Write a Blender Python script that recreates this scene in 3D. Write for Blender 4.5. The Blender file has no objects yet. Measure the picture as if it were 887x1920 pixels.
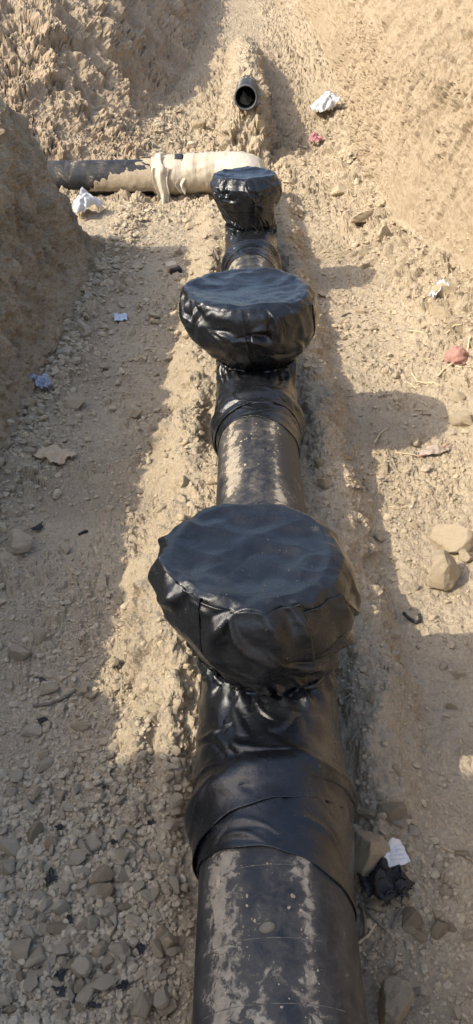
import bpy, math, random
import numpy as np
from mathutils import Vector, Matrix

sc = bpy.context.scene
COL = sc.collection
random.seed(7)
R = math.radians
PI = math.pi

# ------------------------------------------------------------------ camera
CAM_LOC = Vector((-0.095, 0.0, 2.33))
F_PX = 1478.0                      # focal length in pixels of the 1920 px tall photograph
cam_d = bpy.data.cameras.new('camera')
cam = bpy.data.objects.new('camera', cam_d)
COL.objects.link(cam)
cam_d.sensor_fit = 'VERTICAL'
cam_d.sensor_height = 24.0
cam_d.lens = 24.0 * F_PX / 1920.0
cam_d.clip_start = 0.02
cam_d.clip_end = 2000.0
cam.location = CAM_LOC
PITCH, YAW = R(34.3), R(0.24)
cam.rotation_euler = (PI / 2 - PITCH, 0, YAW)
sc.camera = cam
CAM_ROT = cam.rotation_euler.to_matrix()

# ------------------------------------------------------------------ world, sun, exposure
SUN_TRAVEL = Vector((1.0, 0.42, -0.97)).normalized()
w = bpy.data.worlds.new('World')
sc.world = w
w.use_nodes = True
nt = w.node_tree
nt.nodes.clear()
sky = nt.nodes.new('ShaderNodeTexSky')
sky.sky_type = 'NISHITA'
sky.sun_disc = False
sky.sun_elevation = math.asin(-SUN_TRAVEL.z)
sky.sun_rotation = math.atan2(-SUN_TRAVEL.x, -SUN_TRAVEL.y)
sky.air_density = 1.0
sky.dust_density = 2.8
sky.ozone_density = 1.0
bg = nt.nodes.new('ShaderNodeBackground')
bg.inputs['Strength'].default_value = 0.15
wo = nt.nodes.new('ShaderNodeOutputWorld')
nt.links.new(sky.outputs[0], bg.inputs[0])
nt.links.new(bg.outputs[0], wo.inputs[0])
sd = bpy.data.lights.new('sun', 'SUN')
sd.energy = 2.25
sd.angle = R(0.5)
sd.color = (1.0, 0.92, 0.78)
sun = bpy.data.objects.new('sun', sd)
COL.objects.link(sun)
sun.rotation_euler = SUN_TRAVEL.to_track_quat('-Z', 'Y').to_euler()
sun.location = (-6, 0, 8)
sc.view_settings.view_transform = 'Standard'
sc.view_settings.look = 'None'
sc.view_settings.exposure = 1.1
sc.view_settings.gamma = 1.0
sc.cycles.max_bounces = 5
sc.cycles.diffuse_bounces = 3
sc.cycles.glossy_bounces = 2

# ------------------------------------------------------------------ numpy noise
def ss(a, b, t):
    t = np.clip((t - a) / (b - a), 0, 1)
    return t * t * (3 - 2 * t)

def _h(ix, iy, iz, seed):
    h = (ix * 374761393 + iy * 668265263 + iz * 2147483647 + seed * 1274126177) & 0xFFFFFFFF
    h = ((h ^ (h >> 13)) * 1274126177) & 0xFFFFFFFF
    h = ((h ^ (h >> 16)) * 2246822519) & 0xFFFFFFFF
    return h ^ (h >> 15)

_G = np.random.RandomState(3).normal(size=(256, 3))
_G /= np.linalg.norm(_G, axis=1)[:, None]

def noise(P, f=1.0, seed=0):
    """gradient noise, about -1..1"""
    Q = P * f + seed * 17.31
    I = np.floor(Q).astype(np.int64)
    F = Q - I
    U = F * F * F * (F * (F * 6 - 15) + 10)
    out = np.zeros(len(P))
    for dx in (0, 1):
        wx = U[:, 0] if dx else 1 - U[:, 0]
        for dy in (0, 1):
            wy = U[:, 1] if dy else 1 - U[:, 1]
            for dz in (0, 1):
                wz = U[:, 2] if dz else 1 - U[:, 2]
                g = _G[_h(I[:, 0] + dx, I[:, 1] + dy, I[:, 2] + dz, seed) & 255]
                d = g[:, 0] * (F[:, 0] - dx) + g[:, 1] * (F[:, 1] - dy) + g[:, 2] * (F[:, 2] - dz)
                out += wx * wy * wz * d
    return out * 1.5

def fbm(P, f, octaves, seed=0, gain=0.5, ridged=False):
    a, s, out = 1.0, 0.0, np.zeros(len(P))
    for k in range(octaves):
        n = noise(P, f, seed + k)
        out += a * ((1 - 2 * np.abs(n)) if ridged else n)
        s += a
        a *= gain
        f *= 2.03
    return out / s

def worley(P, f, seed=0, two=False):
    """distance to the nearest feature point in cells, and a random value of that cell"""
    Q = P * f
    I = np.floor(Q).astype(np.int64)
    best = np.full(len(P), 9.0)
    sec = np.full(len(P), 9.0)
    rnd = np.zeros(len(P))
    for dx in (-1, 0, 1):
        for dy in (-1, 0, 1):
            for dz in (-1, 0, 1):
                c = I + np.array((dx, dy, dz))
                h = _h(c[:, 0], c[:, 1], c[:, 2], seed)
                px = c[:, 0] + (h & 255) / 255.0
                py = c[:, 1] + ((h >> 8) & 255) / 255.0
                pz = c[:, 2] + ((h >> 16) & 255) / 255.0
                d = np.sqrt((px - Q[:, 0]) ** 2 + (py - Q[:, 1]) ** 2 + (pz - Q[:, 2]) ** 2)
                m = d < best
                sec = np.where(m, best, np.minimum(sec, d))
                rnd = np.where(m, ((h >> 24) & 255) / 255.0, rnd)
                best = np.where(m, d, best)
    return (best, sec, rnd) if two else (best, rnd)

# ------------------------------------------------------------------ materials
class NT:
    def __init__(s, name):
        s.m = bpy.data.materials.new(name)
        s.m.use_nodes = True
        s.t = s.m.node_tree
        s.b = s.t.nodes['Principled BSDF']
        s.tc = s.n('ShaderNodeTexCoord')
    def n(s, typ, **kw):
        nd = s.t.nodes.new(typ)
        for k, v in kw.items():
            setattr(nd, k, v)
        return nd
    def l(s, a, b):
        s.t.links.new(a, b)
    def val(s, sock, v):
        if hasattr(v, 'is_linked') or isinstance(v, bpy.types.NodeSocket):
            s.l(v, sock)
        else:
            sock.default_value = v
    def noise(s, scale, detail=6, rough=0.55, vec=None, dist=0.0, out='Fac'):
        nd = s.n('ShaderNodeTexNoise')
        s.l(vec if vec is not None else s.tc.outputs['Object'], nd.inputs['Vector'])
        nd.inputs['Scale'].default_value = scale
        nd.inputs['Detail'].default_value = detail
        nd.inputs['Roughness'].default_value = rough
        nd.inputs['Distortion'].default_value = dist
        return nd.outputs[out]
    def voro(s, scale, feature='F1', vec=None, out='Distance'):
        nd = s.n('ShaderNodeTexVoronoi', feature=feature)
        s.l(vec if vec is not None else s.tc.outputs['Object'], nd.inputs['Vector'])
        nd.inputs['Scale'].default_value = scale
        return nd.outputs[out]
    def ramp(s, fac, stops):
        nd = s.n('ShaderNodeValToRGB')
        s.l(fac, nd.inputs['Fac'])
        e = nd.color_ramp.elements
        while len(e) < len(stops):
            e.new(0.5)
        for k, (p, c) in enumerate(stops):
            e[k].position = p
            e[k].color = (*c, 1) if len(c) == 3 else c
        return nd.outputs['Color']
    def rng(s, fac, a, b, c=0.0, d=1.0):
        nd = s.n('ShaderNodeMapRange')
        s.l(fac, nd.inputs['Value'])
        for i, v in ((1, a), (2, b), (3, c), (4, d)):
            nd.inputs[i].default_value = v
        return nd.outputs[0]
    def math(s, op, a, b=0.5):
        nd = s.n('ShaderNodeMath', operation=op)
        s.val(nd.inputs[0], a)
        s.val(nd.inputs[1], b)
        return nd.outputs[0]
    def mix(s, fac, a, b, mode='MIX'):
        nd = s.n('ShaderNodeMix', data_type='RGBA', blend_type=mode)
        s.val(nd.inputs[0], fac)
        for sock, v in ((nd.inputs[6], a), (nd.inputs[7], b)):
            if isinstance(v, tuple):
                sock.default_value = (*v, 1)
            else:
                s.l(v, sock)
        return nd.outputs[2]
    def mapping(s, scale=(1, 1, 1), rot=(0, 0, 0), src='Object'):
        nd = s.n('ShaderNodeMapping')
        s.l(s.tc.outputs[src], nd.inputs['Vector'])
        nd.inputs['Scale'].default_value = scale
        nd.inputs['Rotation'].default_value = rot
        return nd.outputs[0]
    def bump(s, height, strength=0.5, dist=0.01, prev=None):
        nd = s.n('ShaderNodeBump')
        s.l(height, nd.inputs['Height'])
        nd.inputs['Strength'].default_value = strength
        nd.inputs['Distance'].default_value = dist
        if prev is not None:
            s.l(prev, nd.inputs['Normal'])
        s.l(nd.outputs[0], s.b.inputs['Normal'])
        return nd.outputs[0]
    def set(s, **kw):
        names = {'color': 'Base Color', 'rough': 'Roughness', 'spec': 'Specular IOR Level', 'metal': 'Metallic',
                 'trans': 'Transmission Weight', 'alpha': 'Alpha', 'coat': 'Coat Weight', 'sub': 'Subsurface Weight'}
        for k, v in kw.items():
            sock = s.b.inputs[names[k]]
            if isinstance(v, tuple):
                v = (*v, 1)
            s.val(sock, v)
        return s

def soil_material(name, pale, mid, dark, patch=0.9, contrast=1.0, streak=False):
    s = NT(name)
    big = s.noise(patch, 5, 0.6)
    med = s.noise(7.0, 6, 0.65)
    fine = s.noise(60.0, 5, 0.7)
    vec = s.mapping((1.0, 3.0, 0.5), (R(28), 0, 0)) if streak else None
    if streak:
        big = s.math('ADD', s.math('MULTIPLY', big, 0.6), s.math('MULTIPLY', s.noise(2.2, 6, 0.7, vec), 0.4))
    f = s.math('ADD', s.math('MULTIPLY', big, 0.55), s.math('MULTIPLY', med, 0.45))
    c = s.ramp(f, [(0.36, dark), (0.50, mid), (0.64, pale)])
    c2 = s.mix(s.rng(fine, 0.35, 0.70, 0.0, 0.55 * contrast), c, tuple(min(1, v * 1.28) for v in pale))
    dk = s.rng(s.noise(95.0, 3, 0.6), 0.58, 0.72, 0.0, 0.45 * contrast)
    c3 = s.mix(dk, c2, tuple(v * 0.55 for v in dark))
    cell = s.voro(120.0, out='Color')
    sep = s.n('ShaderNodeSeparateColor')
    s.l(cell, sep.inputs[0])
    c4 = s.mix(s.rng(sep.outputs[0], 0, 1, 0, 0.22), c3, s.mix(sep.outputs[1], dark, tuple(min(1, v * 1.2) for v in pale)))
    for sc_, am in ((14.0, 0.30), (38.0, 0.30)):
        se = s.n('ShaderNodeSeparateColor')
        wv_ = s.n('ShaderNodeVectorMath', operation='ADD')
        s.l(s.tc.outputs['Object'], wv_.inputs[0])
        s.l(s.noise(sc_ * 0.8, 3, 0.6, out='Color'), wv_.inputs[1])
        s.l(s.voro(sc_, vec=wv_.outputs[0], out='Color'), se.inputs[0])
        c4 = s.mix(s.rng(se.outputs[0], 0.55, 1.0, 0, am * contrast), c4, tuple(v * 0.72 for v in dark))
        c4 = s.mix(s.rng(se.outputs[1], 0.6, 1.0, 0, am * contrast), c4, tuple(min(1, v * 1.15) for v in pale))
    att = s.n('ShaderNodeAttribute', attribute_name='damp')
    c5 = s.mix(att.outputs['Fac'], c4, tuple(v * 0.62 for v in dark))
    s.set(color=c5, rough=0.95, spec=0.15)
    b1 = s.bump(s.voro(95.0, 'SMOOTH_F1'), 0.55, 0.008)
    b2 = s.bump(s.noise(160.0, 6, 0.75), 0.6, 0.006, b1)
    s.bump(s.noise(32.0, 5, 0.7), 0.45, 0.014, b2)
    return s.m

M_SOIL = soil_material('soil', (0.43, 0.352, 0.243), (0.357, 0.288, 0.197), (0.258, 0.205, 0.137))
M_BANK = soil_material('bank_soil', (0.37, 0.295, 0.195), (0.29, 0.225, 0.145), (0.18, 0.135, 0.083), 1.6)
M_WALL = soil_material('wall_soil', (0.385, 0.305, 0.205), (0.315, 0.245, 0.16), (0.22, 0.165, 0.102), 1.3, 0.9, True)
M_MOUND = soil_material('mound_soil', (0.42, 0.33, 0.225), (0.335, 0.257, 0.17), (0.21, 0.157, 0.10), 1.1)

def stone_material(name, a, b, dust=0.35):
    s = NT(name)
    oi = s.n('ShaderNodeObjectInfo')
    geo = s.n('ShaderNodeNewGeometry')
    rnd = s.math('FRACT', s.math('ADD', oi.outputs['Random'], geo.outputs['Random Per Island']), 0)
    c = s.mix(rnd, a, b)
    c = s.mix(s.rng(s.noise(26, 6, 0.7), 0.38, 0.68), c, tuple(min(1, v * 1.22) for v in b))
    c = s.mix(s.rng(s.noise(110, 4, 0.7), 0.52, 0.72, 0, 0.5), c, tuple(v * 0.6 for v in a))
    s.set(color=c, rough=0.93, spec=0.2)
    b1 = s.bump(s.noise(55, 6, 0.75), 0.7, 0.010)
    s.bump(s.noise(210, 4, 0.7), 0.5, 0.004, b1)
    return s.m

M_STONE = stone_material('grey_stone', (0.32, 0.262, 0.182), (0.48, 0.40, 0.285))
M_CLOD = stone_material('tan_clod', (0.36, 0.285, 0.185), (0.45, 0.365, 0.245))
M_BROWN = stone_material('brown_clod', (0.25, 0.195, 0.125), (0.34, 0.265, 0.17))
M_DARKSTONE = stone_material('dark_stone', (0.055, 0.05, 0.045), (0.10, 0.09, 0.075))

def membrane_material():
    s = NT('black_membrane')
    big = s.noise(5, 5, 0.6)
    c = s.mix(s.rng(big, 0.35, 0.7), (0.006, 0.0065, 0.008), (0.0135, 0.015, 0.017))
    dust = s.rng(s.noise(9, 8, 0.72, dist=0.4), 0.58, 0.84, 0.0, 0.10)
    c = s.mix(dust, c, (0.21, 0.165, 0.11))
    speck = s.rng(s.noise(150, 2, 0.5), 0.745, 0.78)
    c = s.mix(speck, c, (0.32, 0.27, 0.19))
    # dust settles on faces that look at the soil bank
    rough = s.rng(s.noise(14, 6, 0.65), 0.3, 0.7, 0.17, 0.36)
    rough = s.math('ADD', rough, s.math('MULTIPLY', dust, 1.2))
    s.set(color=c, rough=rough, spec=0.55)
    vec = s.tc.outputs['UV']
    wv = s.n('ShaderNodeTexWave', bands_direction='X')
    s.l(vec, wv.inputs['Vector'])
    wv.inputs['Scale'].default_value = 130
    wv2 = s.n('ShaderNodeTexWave', bands_direction='Y')
    s.l(vec, wv2.inputs['Vector'])
    wv2.inputs['Scale'].default_value = 130
    weave = s.math('MAXIMUM', wv.outputs[1], wv2.outputs[1])
    b1 = s.bump(weave, 0.16, 0.0012)
    b2 = s.bump(s.noise(20, 5, 0.6), 0.35, 0.010, b1)
    s.bump(s.noise(330, 2, 0.6), 0.35, 0.0015, b2)
    return s.m
M_WRAP = membrane_material()

def pipe_material(name, seed, mud=0.5, lowfilm=0.75, film_amt=0.30):
    s = NT(name)
    mp = s.n('ShaderNodeMapping')
    s.l(s.tc.outputs['Object'], mp.inputs['Vector'])
    mp.inputs['Location'].default_value = (seed * 3.1, seed * 1.7, seed)
    v = mp.outputs[0]
    base = s.mix(s.noise(3, 4, 0.6, v), (0.008, 0.009, 0.0105), (0.011, 0.0145, 0.021))
    # long strips where mud stuck, broken up by flakes
    mp2 = s.n('ShaderNodeMapping')
    s.l(v, mp2.inputs['Vector'])
    mp2.inputs['Scale'].default_value = (7.0, 1.3, 7.0)
    strip = s.noise(1.0, 3, 0.5, mp2.outputs[0])
    fl = s.noise(30, 7, 0.72, v, 0.6)
    fl2 = s.noise(9, 6, 0.65, v, 0.3)
    f = s.math('ADD', s.math('ADD', s.math('MULTIPLY', strip, 0.55), s.math('MULTIPLY', fl, 0.52)), s.math('MULTIPLY', fl2, 0.40))
    sp_ = s.n('ShaderNodeSeparateXYZ')
    s.l(s.tc.outputs['Object'], sp_.inputs[0])
    ang = s.math('ARCTAN2', sp_.outputs[2], sp_.outputs[0])
    for a0, wd, am in ((2.32, 0.45, 0.19), (1.22, 0.22, 0.10), (1.72, 0.20, 0.06)):
        f = s.math('ADD', f, s.rng(s.math('ABSOLUTE', s.math('SUBTRACT', ang, a0), 0), 0.0, wd, am, -0.012))
    t = 0.915 - 0.13 * mud
    mask = s.rng(f, t, t + 0.05, 0.0, 0.9)
    film = s.math('MAXIMUM', s.rng(f, t - 0.17, t + 0.02, 0.0, film_amt + 0.12), s.rng(s.noise(6, 7, 0.75, v, 0.8), 0.42, 0.70, 0.0, film_amt * 0.6))
    # soil film on the flank near the ground
    sep = s.n('ShaderNodeSeparateXYZ')
    s.l(s.tc.outputs['Object'], sep.inputs[0])
    low = s.rng(s.math('ADD', sep.outputs[2], s.math('MULTIPLY', s.noise(11, 6, 0.7, v), 0.22)), 0.14, 0.02, 0.0, lowfilm)
    c = s.mix(film, base, (0.22, 0.19, 0.145))
    c = s.mix(low, c, (0.25, 0.18, 0.105))
    mudc = s.ramp(s.noise(40, 4, 0.6, v), [(0.3, (0.26, 0.215, 0.155)), (0.7, (0.43, 0.365, 0.27))])
    c = s.mix(mask, c, mudc)
    m2 = s.math('MAXIMUM', mask, s.math('MULTIPLY', low, 0.8))
    s.set(color=c, rough=s.rng(s.math('MAXIMUM', m2, s.math('MULTIPLY', film, 1.6)), 0, 1, 0.50, 0.95), spec=0.42)
    b = s.bump(mask, 0.6, 0.004)
    s.bump(s.noise(70, 5, 0.7, v), 0.14, 0.004, b)
    return s.m
M_PIPE = pipe_material('bare_pipe_coating', 1.0, 0.84, 0.75, 0.22)
M_PIPE2 = pipe_material('scraped_pipe_coating', 2.0, 0.88, 0.45, 0.28)
M_PIPE3 = pipe_material('muddy_pipe_coating', 4.0, 0.45, 0.0)

def simple(name, col, rough=0.6, var=0.25, nscale=25, bump=0.3, spec=0.4, **kw):
    s = NT(name)
    c = s.mix(s.rng(s.noise(nscale, 5, 0.65), 0.3, 0.7), tuple(v * (1 - var) for v in col), tuple(min(1, v * (1 + var * 0.5)) for v in col))
    s.set(color=c, rough=rough, spec=spec, **kw)
    s.bump(s.noise(nscale * 3, 4, 0.6), bump, 0.004)
    return s.m

M_FILM = None
def film_material():
    s = NT('clear_film')
    st = s.noise(1.0, 6, 0.65, s.mapping((60, 8, 8)), 0.5)
    c = s.mix(s.rng(st, 0.32, 0.68), (0.40, 0.33, 0.22), (0.62, 0.55, 0.43))
    dirt = s.rng(s.noise(9, 6, 0.7), 0.55, 0.72, 0, 0.7)
    c = s.mix(dirt, c, (0.36, 0.26, 0.15))
    s.set(color=c, rough=0.42, spec=0.5)
    s.bump(st, 0.5, 0.01)
    return s.m
M_FILM = film_material()
M_WHITE = simple('white_plastic', (0.60, 0.60, 0.59), 0.45, 0.15, 12)
M_PINK = simple('pink_cloth', (0.52, 0.24, 0.24), 0.85, 0.25, 30)
M_ROSE = simple('dusty_rose_cloth', (0.40, 0.215, 0.17), 0.9, 0.3, 30)
M_CARD = simple('tan_card', (0.52, 0.40, 0.26), 0.9, 0.12, 20)
M_BLUEPALE = simple('pale_blue_paper', (0.50, 0.56, 0.63), 0.6, 0.15, 20)
M_CLEARBLUE = simple('bluish_film', (0.34, 0.38, 0.46), 0.3, 0.5, 40, spec=0.6)
M_BLUE = simple('blue_plastic', (0.16, 0.22, 0.42), 0.5, 0.2, 20)
M_STRAW = simple('straw', (0.55, 0.44, 0.27), 0.85, 0.25, 60)
M_TWIG = simple('twig', (0.20, 0.165, 0.125), 0.9, 0.3, 60)
M_SCRAP = simple('black_scrap', (0.030, 0.028, 0.027), 0.6, 0.5, 40)
M_BORE = simple('pipe_bore', (0.012, 0.012, 0.013), 0.7, 0.3, 20)
M_FOAM = simple('pale_foam', (0.55, 0.47, 0.34), 0.9, 0.25, 60, 0.6)
M_RED = simple('red_strip', (0.36, 0.15, 0.13), 0.5, 0.2, 30)
M_WRAPPER = simple('dusty_clear_wrapper', (0.42, 0.33, 0.25), 0.35, 0.35, 40, spec=0.6)

def label_material():
    s = NT('printed_label')
    # rows of blurred blue-grey print: unreadable in the photograph
    sep = s.n('ShaderNodeSeparateXYZ')
    s.l(s.tc.outputs['UV'], sep.inputs[0])
    rows = s.math('GREATER_THAN', s.math('SINE', s.math('MULTIPLY', sep.outputs[1], 38.0), 0), 0.25)
    brk = s.math('GREATER_THAN', s.noise(1.0, 3, 0.7, s.mapping((42, 9, 1), src='UV')), 0.47)
    edge = s.math('MULTIPLY', s.math('LESS_THAN', s.math('ABSOLUTE', s.math('SUBTRACT', sep.outputs[0], 0.5), 0), 0.36),
                  s.math('LESS_THAN', s.math('ABSOLUTE', s.math('SUBTRACT', sep.outputs[1], 0.5), 0), 0.33))
    m = s.math('MULTIPLY', s.math('MULTIPLY', s.math('MULTIPLY', rows, brk), edge), 0.45)
    paper = s.mix(s.rng(s.noise(14, 4, 0.6), 0.35, 0.7), (0.62, 0.60, 0.55), (0.76, 0.75, 0.72))
    s.set(color=s.mix(m, paper, (0.22, 0.29, 0.40)), rough=0.45)
    return s.m
M_LABEL = label_material()

# ------------------------------------------------------------------ object helpers
def tag(o, label=None, cat=None, group=None, kind=None):
    for k, v in (('label', label), ('category', cat), ('group', group), ('kind', kind)):
        if v:
            o[k] = v
    return o

def empty(name, loc, label, cat, group=None):
    o = bpy.data.objects.new(name, None)
    COL.objects.link(o)
    o.location = loc
    o.empty_display_size = 0.1
    return tag(o, label, cat, group)

def make_mesh(name, V, quads=None, tris=None, smooth=True, mat=None, uv=None):
    me = bpy.data.meshes.new(name)
    V = np.asarray(V, dtype=np.float32)
    nq = 0 if quads is None else len(quads)
    nt_ = 0 if tris is None else len(tris)
    loops = np.concatenate([np.asarray(quads, dtype=np.int32).ravel() if nq else np.zeros(0, np.int32),
                            np.asarray(tris, dtype=np.int32).ravel() if nt_ else np.zeros(0, np.int32)])
    starts = np.concatenate([np.arange(nq) * 4, nq * 4 + np.arange(nt_) * 3]).astype(np.int32)
    me.vertices.add(len(V))
    me.vertices.foreach_set('co', V.ravel())
    me.loops.add(len(loops))
    me.loops.foreach_set('vertex_index', loops)
    me.polygons.add(nq + nt_)
    me.polygons.foreach_set('loop_start', starts)
    me.update(calc_edges=True)
    me.polygons.foreach_set('use_smooth', np.full(nq + nt_, smooth, dtype=bool))
    if uv is not None:
        ul = me.uv_layers.new(name='UVMap')
        ul.data.foreach_set('uv', np.asarray(uv, dtype=np.float32)[loops].ravel())
    if mat:
        me.materials.append(mat)
    me.validate()
    return me

def obj(name, me, parent=None):
    o = bpy.data.objects.new(name, me)
    COL.objects.link(o)
    if parent:
        o.parent = parent
    return o

def grid_faces(n, m, close_m=False):
    i = np.arange(n - 1)[:, None]
    j = np.arange(m if close_m else m - 1)[None, :]
    j2 = (j + 1) % m
    return np.stack([i * m + j, i * m + j2, (i + 1) * m + j2, (i + 1) * m + j], axis=-1).reshape(-1, 4)

def grid_obj(name, P, mat, parent=None, close=False, smooth=True, thick=0.0, uvs=None, flip=False):
    """P: n x m x 3 array of points; thick > 0 turns the sheet into a closed slab"""
    n, m = P.shape[:2]
    V = P.reshape(-1, 3)
    q = grid_faces(n, m, close)
    if flip:
        q = q[:, ::-1]
    if uvs is None:
        u = np.linspace(0, 1, m)[None, :].repeat(n, 0)
        v = np.linspace(0, 1, n)[:, None].repeat(m, 1)
        uvs = np.stack([u, v], -1)
    o = obj(name, make_mesh(name, V, q, None, smooth, mat, uvs.reshape(-1, 2)), parent)
    if thick > 0:
        md = o.modifiers.new('thickness', 'SOLIDIFY')
        md.thickness = thick
        md.offset = 0
    return o

def tube_pts(path, radii, nseg=10):
    path = [Vector(p) for p in path]
    rings = []
    up = Vector((0.13, 0.21, 1)).normalized()
    for k, p in enumerate(path):
        t = (path[min(k + 1, len(path) - 1)] - path[max(k - 1, 0)]).normalized()
        a = t.cross(up)
        if a.length < 1e-4:
            a = t.cross(Vector((1, 0, 0)))
        a.normalize()
        b = a.cross(t)
        r = radii[k] if hasattr(radii, '__len__') else radii
        rings.append([p + (a * math.cos(2 * PI * j / nseg) + b * math.sin(2 * PI * j / nseg)) * r for j in range(nseg)])
    return np.array([[list(v) for v in rg] for rg in rings])

def tube_obj(name, path, radii, mat, parent=None, nseg=8):
    P = tube_pts(path, radii, nseg)
    n, m = P.shape[:2]
    V = P.reshape(-1, 3)
    q = grid_faces(n, m, True)
    c0, c1 = len(V), len(V) + 1
    V = np.vstack([V, P[0].mean(0), P[-1].mean(0)])
    tr = [(c0, (j + 1) % m, j) for j in range(m)] + [(c1, (n - 1) * m + j, (n - 1) * m + (j + 1) % m) for j in range(m)]
    me = make_mesh(name, V, q, np.array(tr), True, mat)
    return obj(name, me, parent)

# ------------------------------------------------------------------ terrain
def floor_z(x, y):
    z = 0.35 * ss(11.0, 14.2, y) + 0.08 * np.clip(y - 14.0, 0, 9)+ 0.085 * np.clip(y - 23.0, 0, 1e9)
    z = np.minimum(z, 1.95)
    z = z + 0.17 * ss(0.95, 1.75, x) * ss(0.5, 4.0, y)
    z = z + 0.05 * ss(-1.1, -1.5, x)
    # shallow gravel heap at the near left
    z = z + 0.05 * ss(1.9, 1.2, y) * ss(-0.15, -0.5, x)
    return z

def left_foot(y):
    return -1.45 + 0.36 * ss(13.0, 22.0, y)

def right_foot(y):
    return 1.50 + 0.34 * ss(8.4, 6.2, y) + 0.14 * ss(10, 15, y)

def ridge_z(x, y):
    edge = 0.045 * np.sin(y * 5.1) + 0.03 * np.sin(y * 13.7 + 1.0)
    # berm along the line
    L = ss(-0.62, -0.37, x + edge)
    Rr = ss(0.60, 0.40, x + edge * 0.8)
    hgt = 0.19 * ss(1.15, 2.1, y) * ss(10.2, 9.4, y)
    side_l = ss(1.3, 2.4, y)
    z = hgt * np.minimum(L * side_l + (1 - side_l) * ss(-0.40, -0.30, x), Rr)
    # a pit under each valve
    for yv in (1.9, 4.1, 7.0):
        z = z - 0.10 * np.exp(-((y - yv) / 0.45) ** 2) * ss(0.36, 0.26, np.abs(x))
    # step of standing soil below the open pipe end
    f = ss(11.75, 12.25, y)
    wdt = 0.29 + 0.04 * np.sin(y * 3.0)
    z = z + 0.50 * f * ss(wdt + 0.10, wdt - 0.04, np.abs(x + 0.02)) * ss(22, 17, y)
    # soil that buries the pipe behind its end
    z = z + 0.33 * ss(12.35, 12.95, y) * np.sqrt(np.clip(1 - (np.abs(x + 0.02) / 0.26) ** 2, 0, 1)) * ss(21, 15, y)
    return z

def banks(x, y, base):
    # near left bank
    d = left_foot(y) - x
    near = ss(8.15, 7.45, y + 0.12 * np.sin(x * 4.0))
    prof = 1.36 * ss(-0.03, 0.66, d) * 0.30 + 1.36 * np.clip(d / 0.60, 0, 1) * 0.70 + 0.42 * np.clip(d - 0.62, 0, 1.5)
    yh = 0.17 + 0.10 * np.sin(d * 5.0)
    heap = 2.3 * ss(0.30, -0.30, y - yh) * ss(-3.5, -1.5, y) * ss(0.45, 1.6, d) * ss(4.6, 2.6, d)  # unseen spoil heap, added and shaped to cast shade over the near trench floor
    zl = near * (prof + heap)
    # far left mound: front slope above the cross pipe, eroded flank along the trench
    front = 0.30 * ss(11.05, 11.45, y) + 0.70 * np.clip((y - 11.3) / 4.6, 0, 1)
    flank = np.clip(d / 1.75, 0, 1)
    flank = 0.5 * flank + 0.5 * ss(-0.02, 1.6, d)
    zf = (1.95 * flank + 0.25 * np.clip(d - 1.7, 0, 2.4)) * front
    # right wall
    e = x - right_foot(y)
    pr = 1.25 * np.clip((e + 0.01) / 0.20, 0, 1) + 1.05 * np.clip((e - 0.17) / 0.75, 0, 1) + 0.16 * np.clip(e - 1.0, 0, 3)
    pr = pr + 0.10 * ss(-0.6, 0.0, e)
    zr = pr
    z = base + np.maximum(zl, 0)
    left_far = np.maximum(base + zf, base)
    z = np.where(d > -0.2, np.maximum(z, left_far), z)
    z = np.where(e > -0.7, base + zr, z)
    # the far end of the trench climbs out to level ground
    return z

def H0(x, y):
    base = floor_z(x, y)
    return np.maximum(banks(x, y, base), base + ridge_z(x, y) * (np.abs(x) < 0.8))

M_COLS = 960

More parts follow.
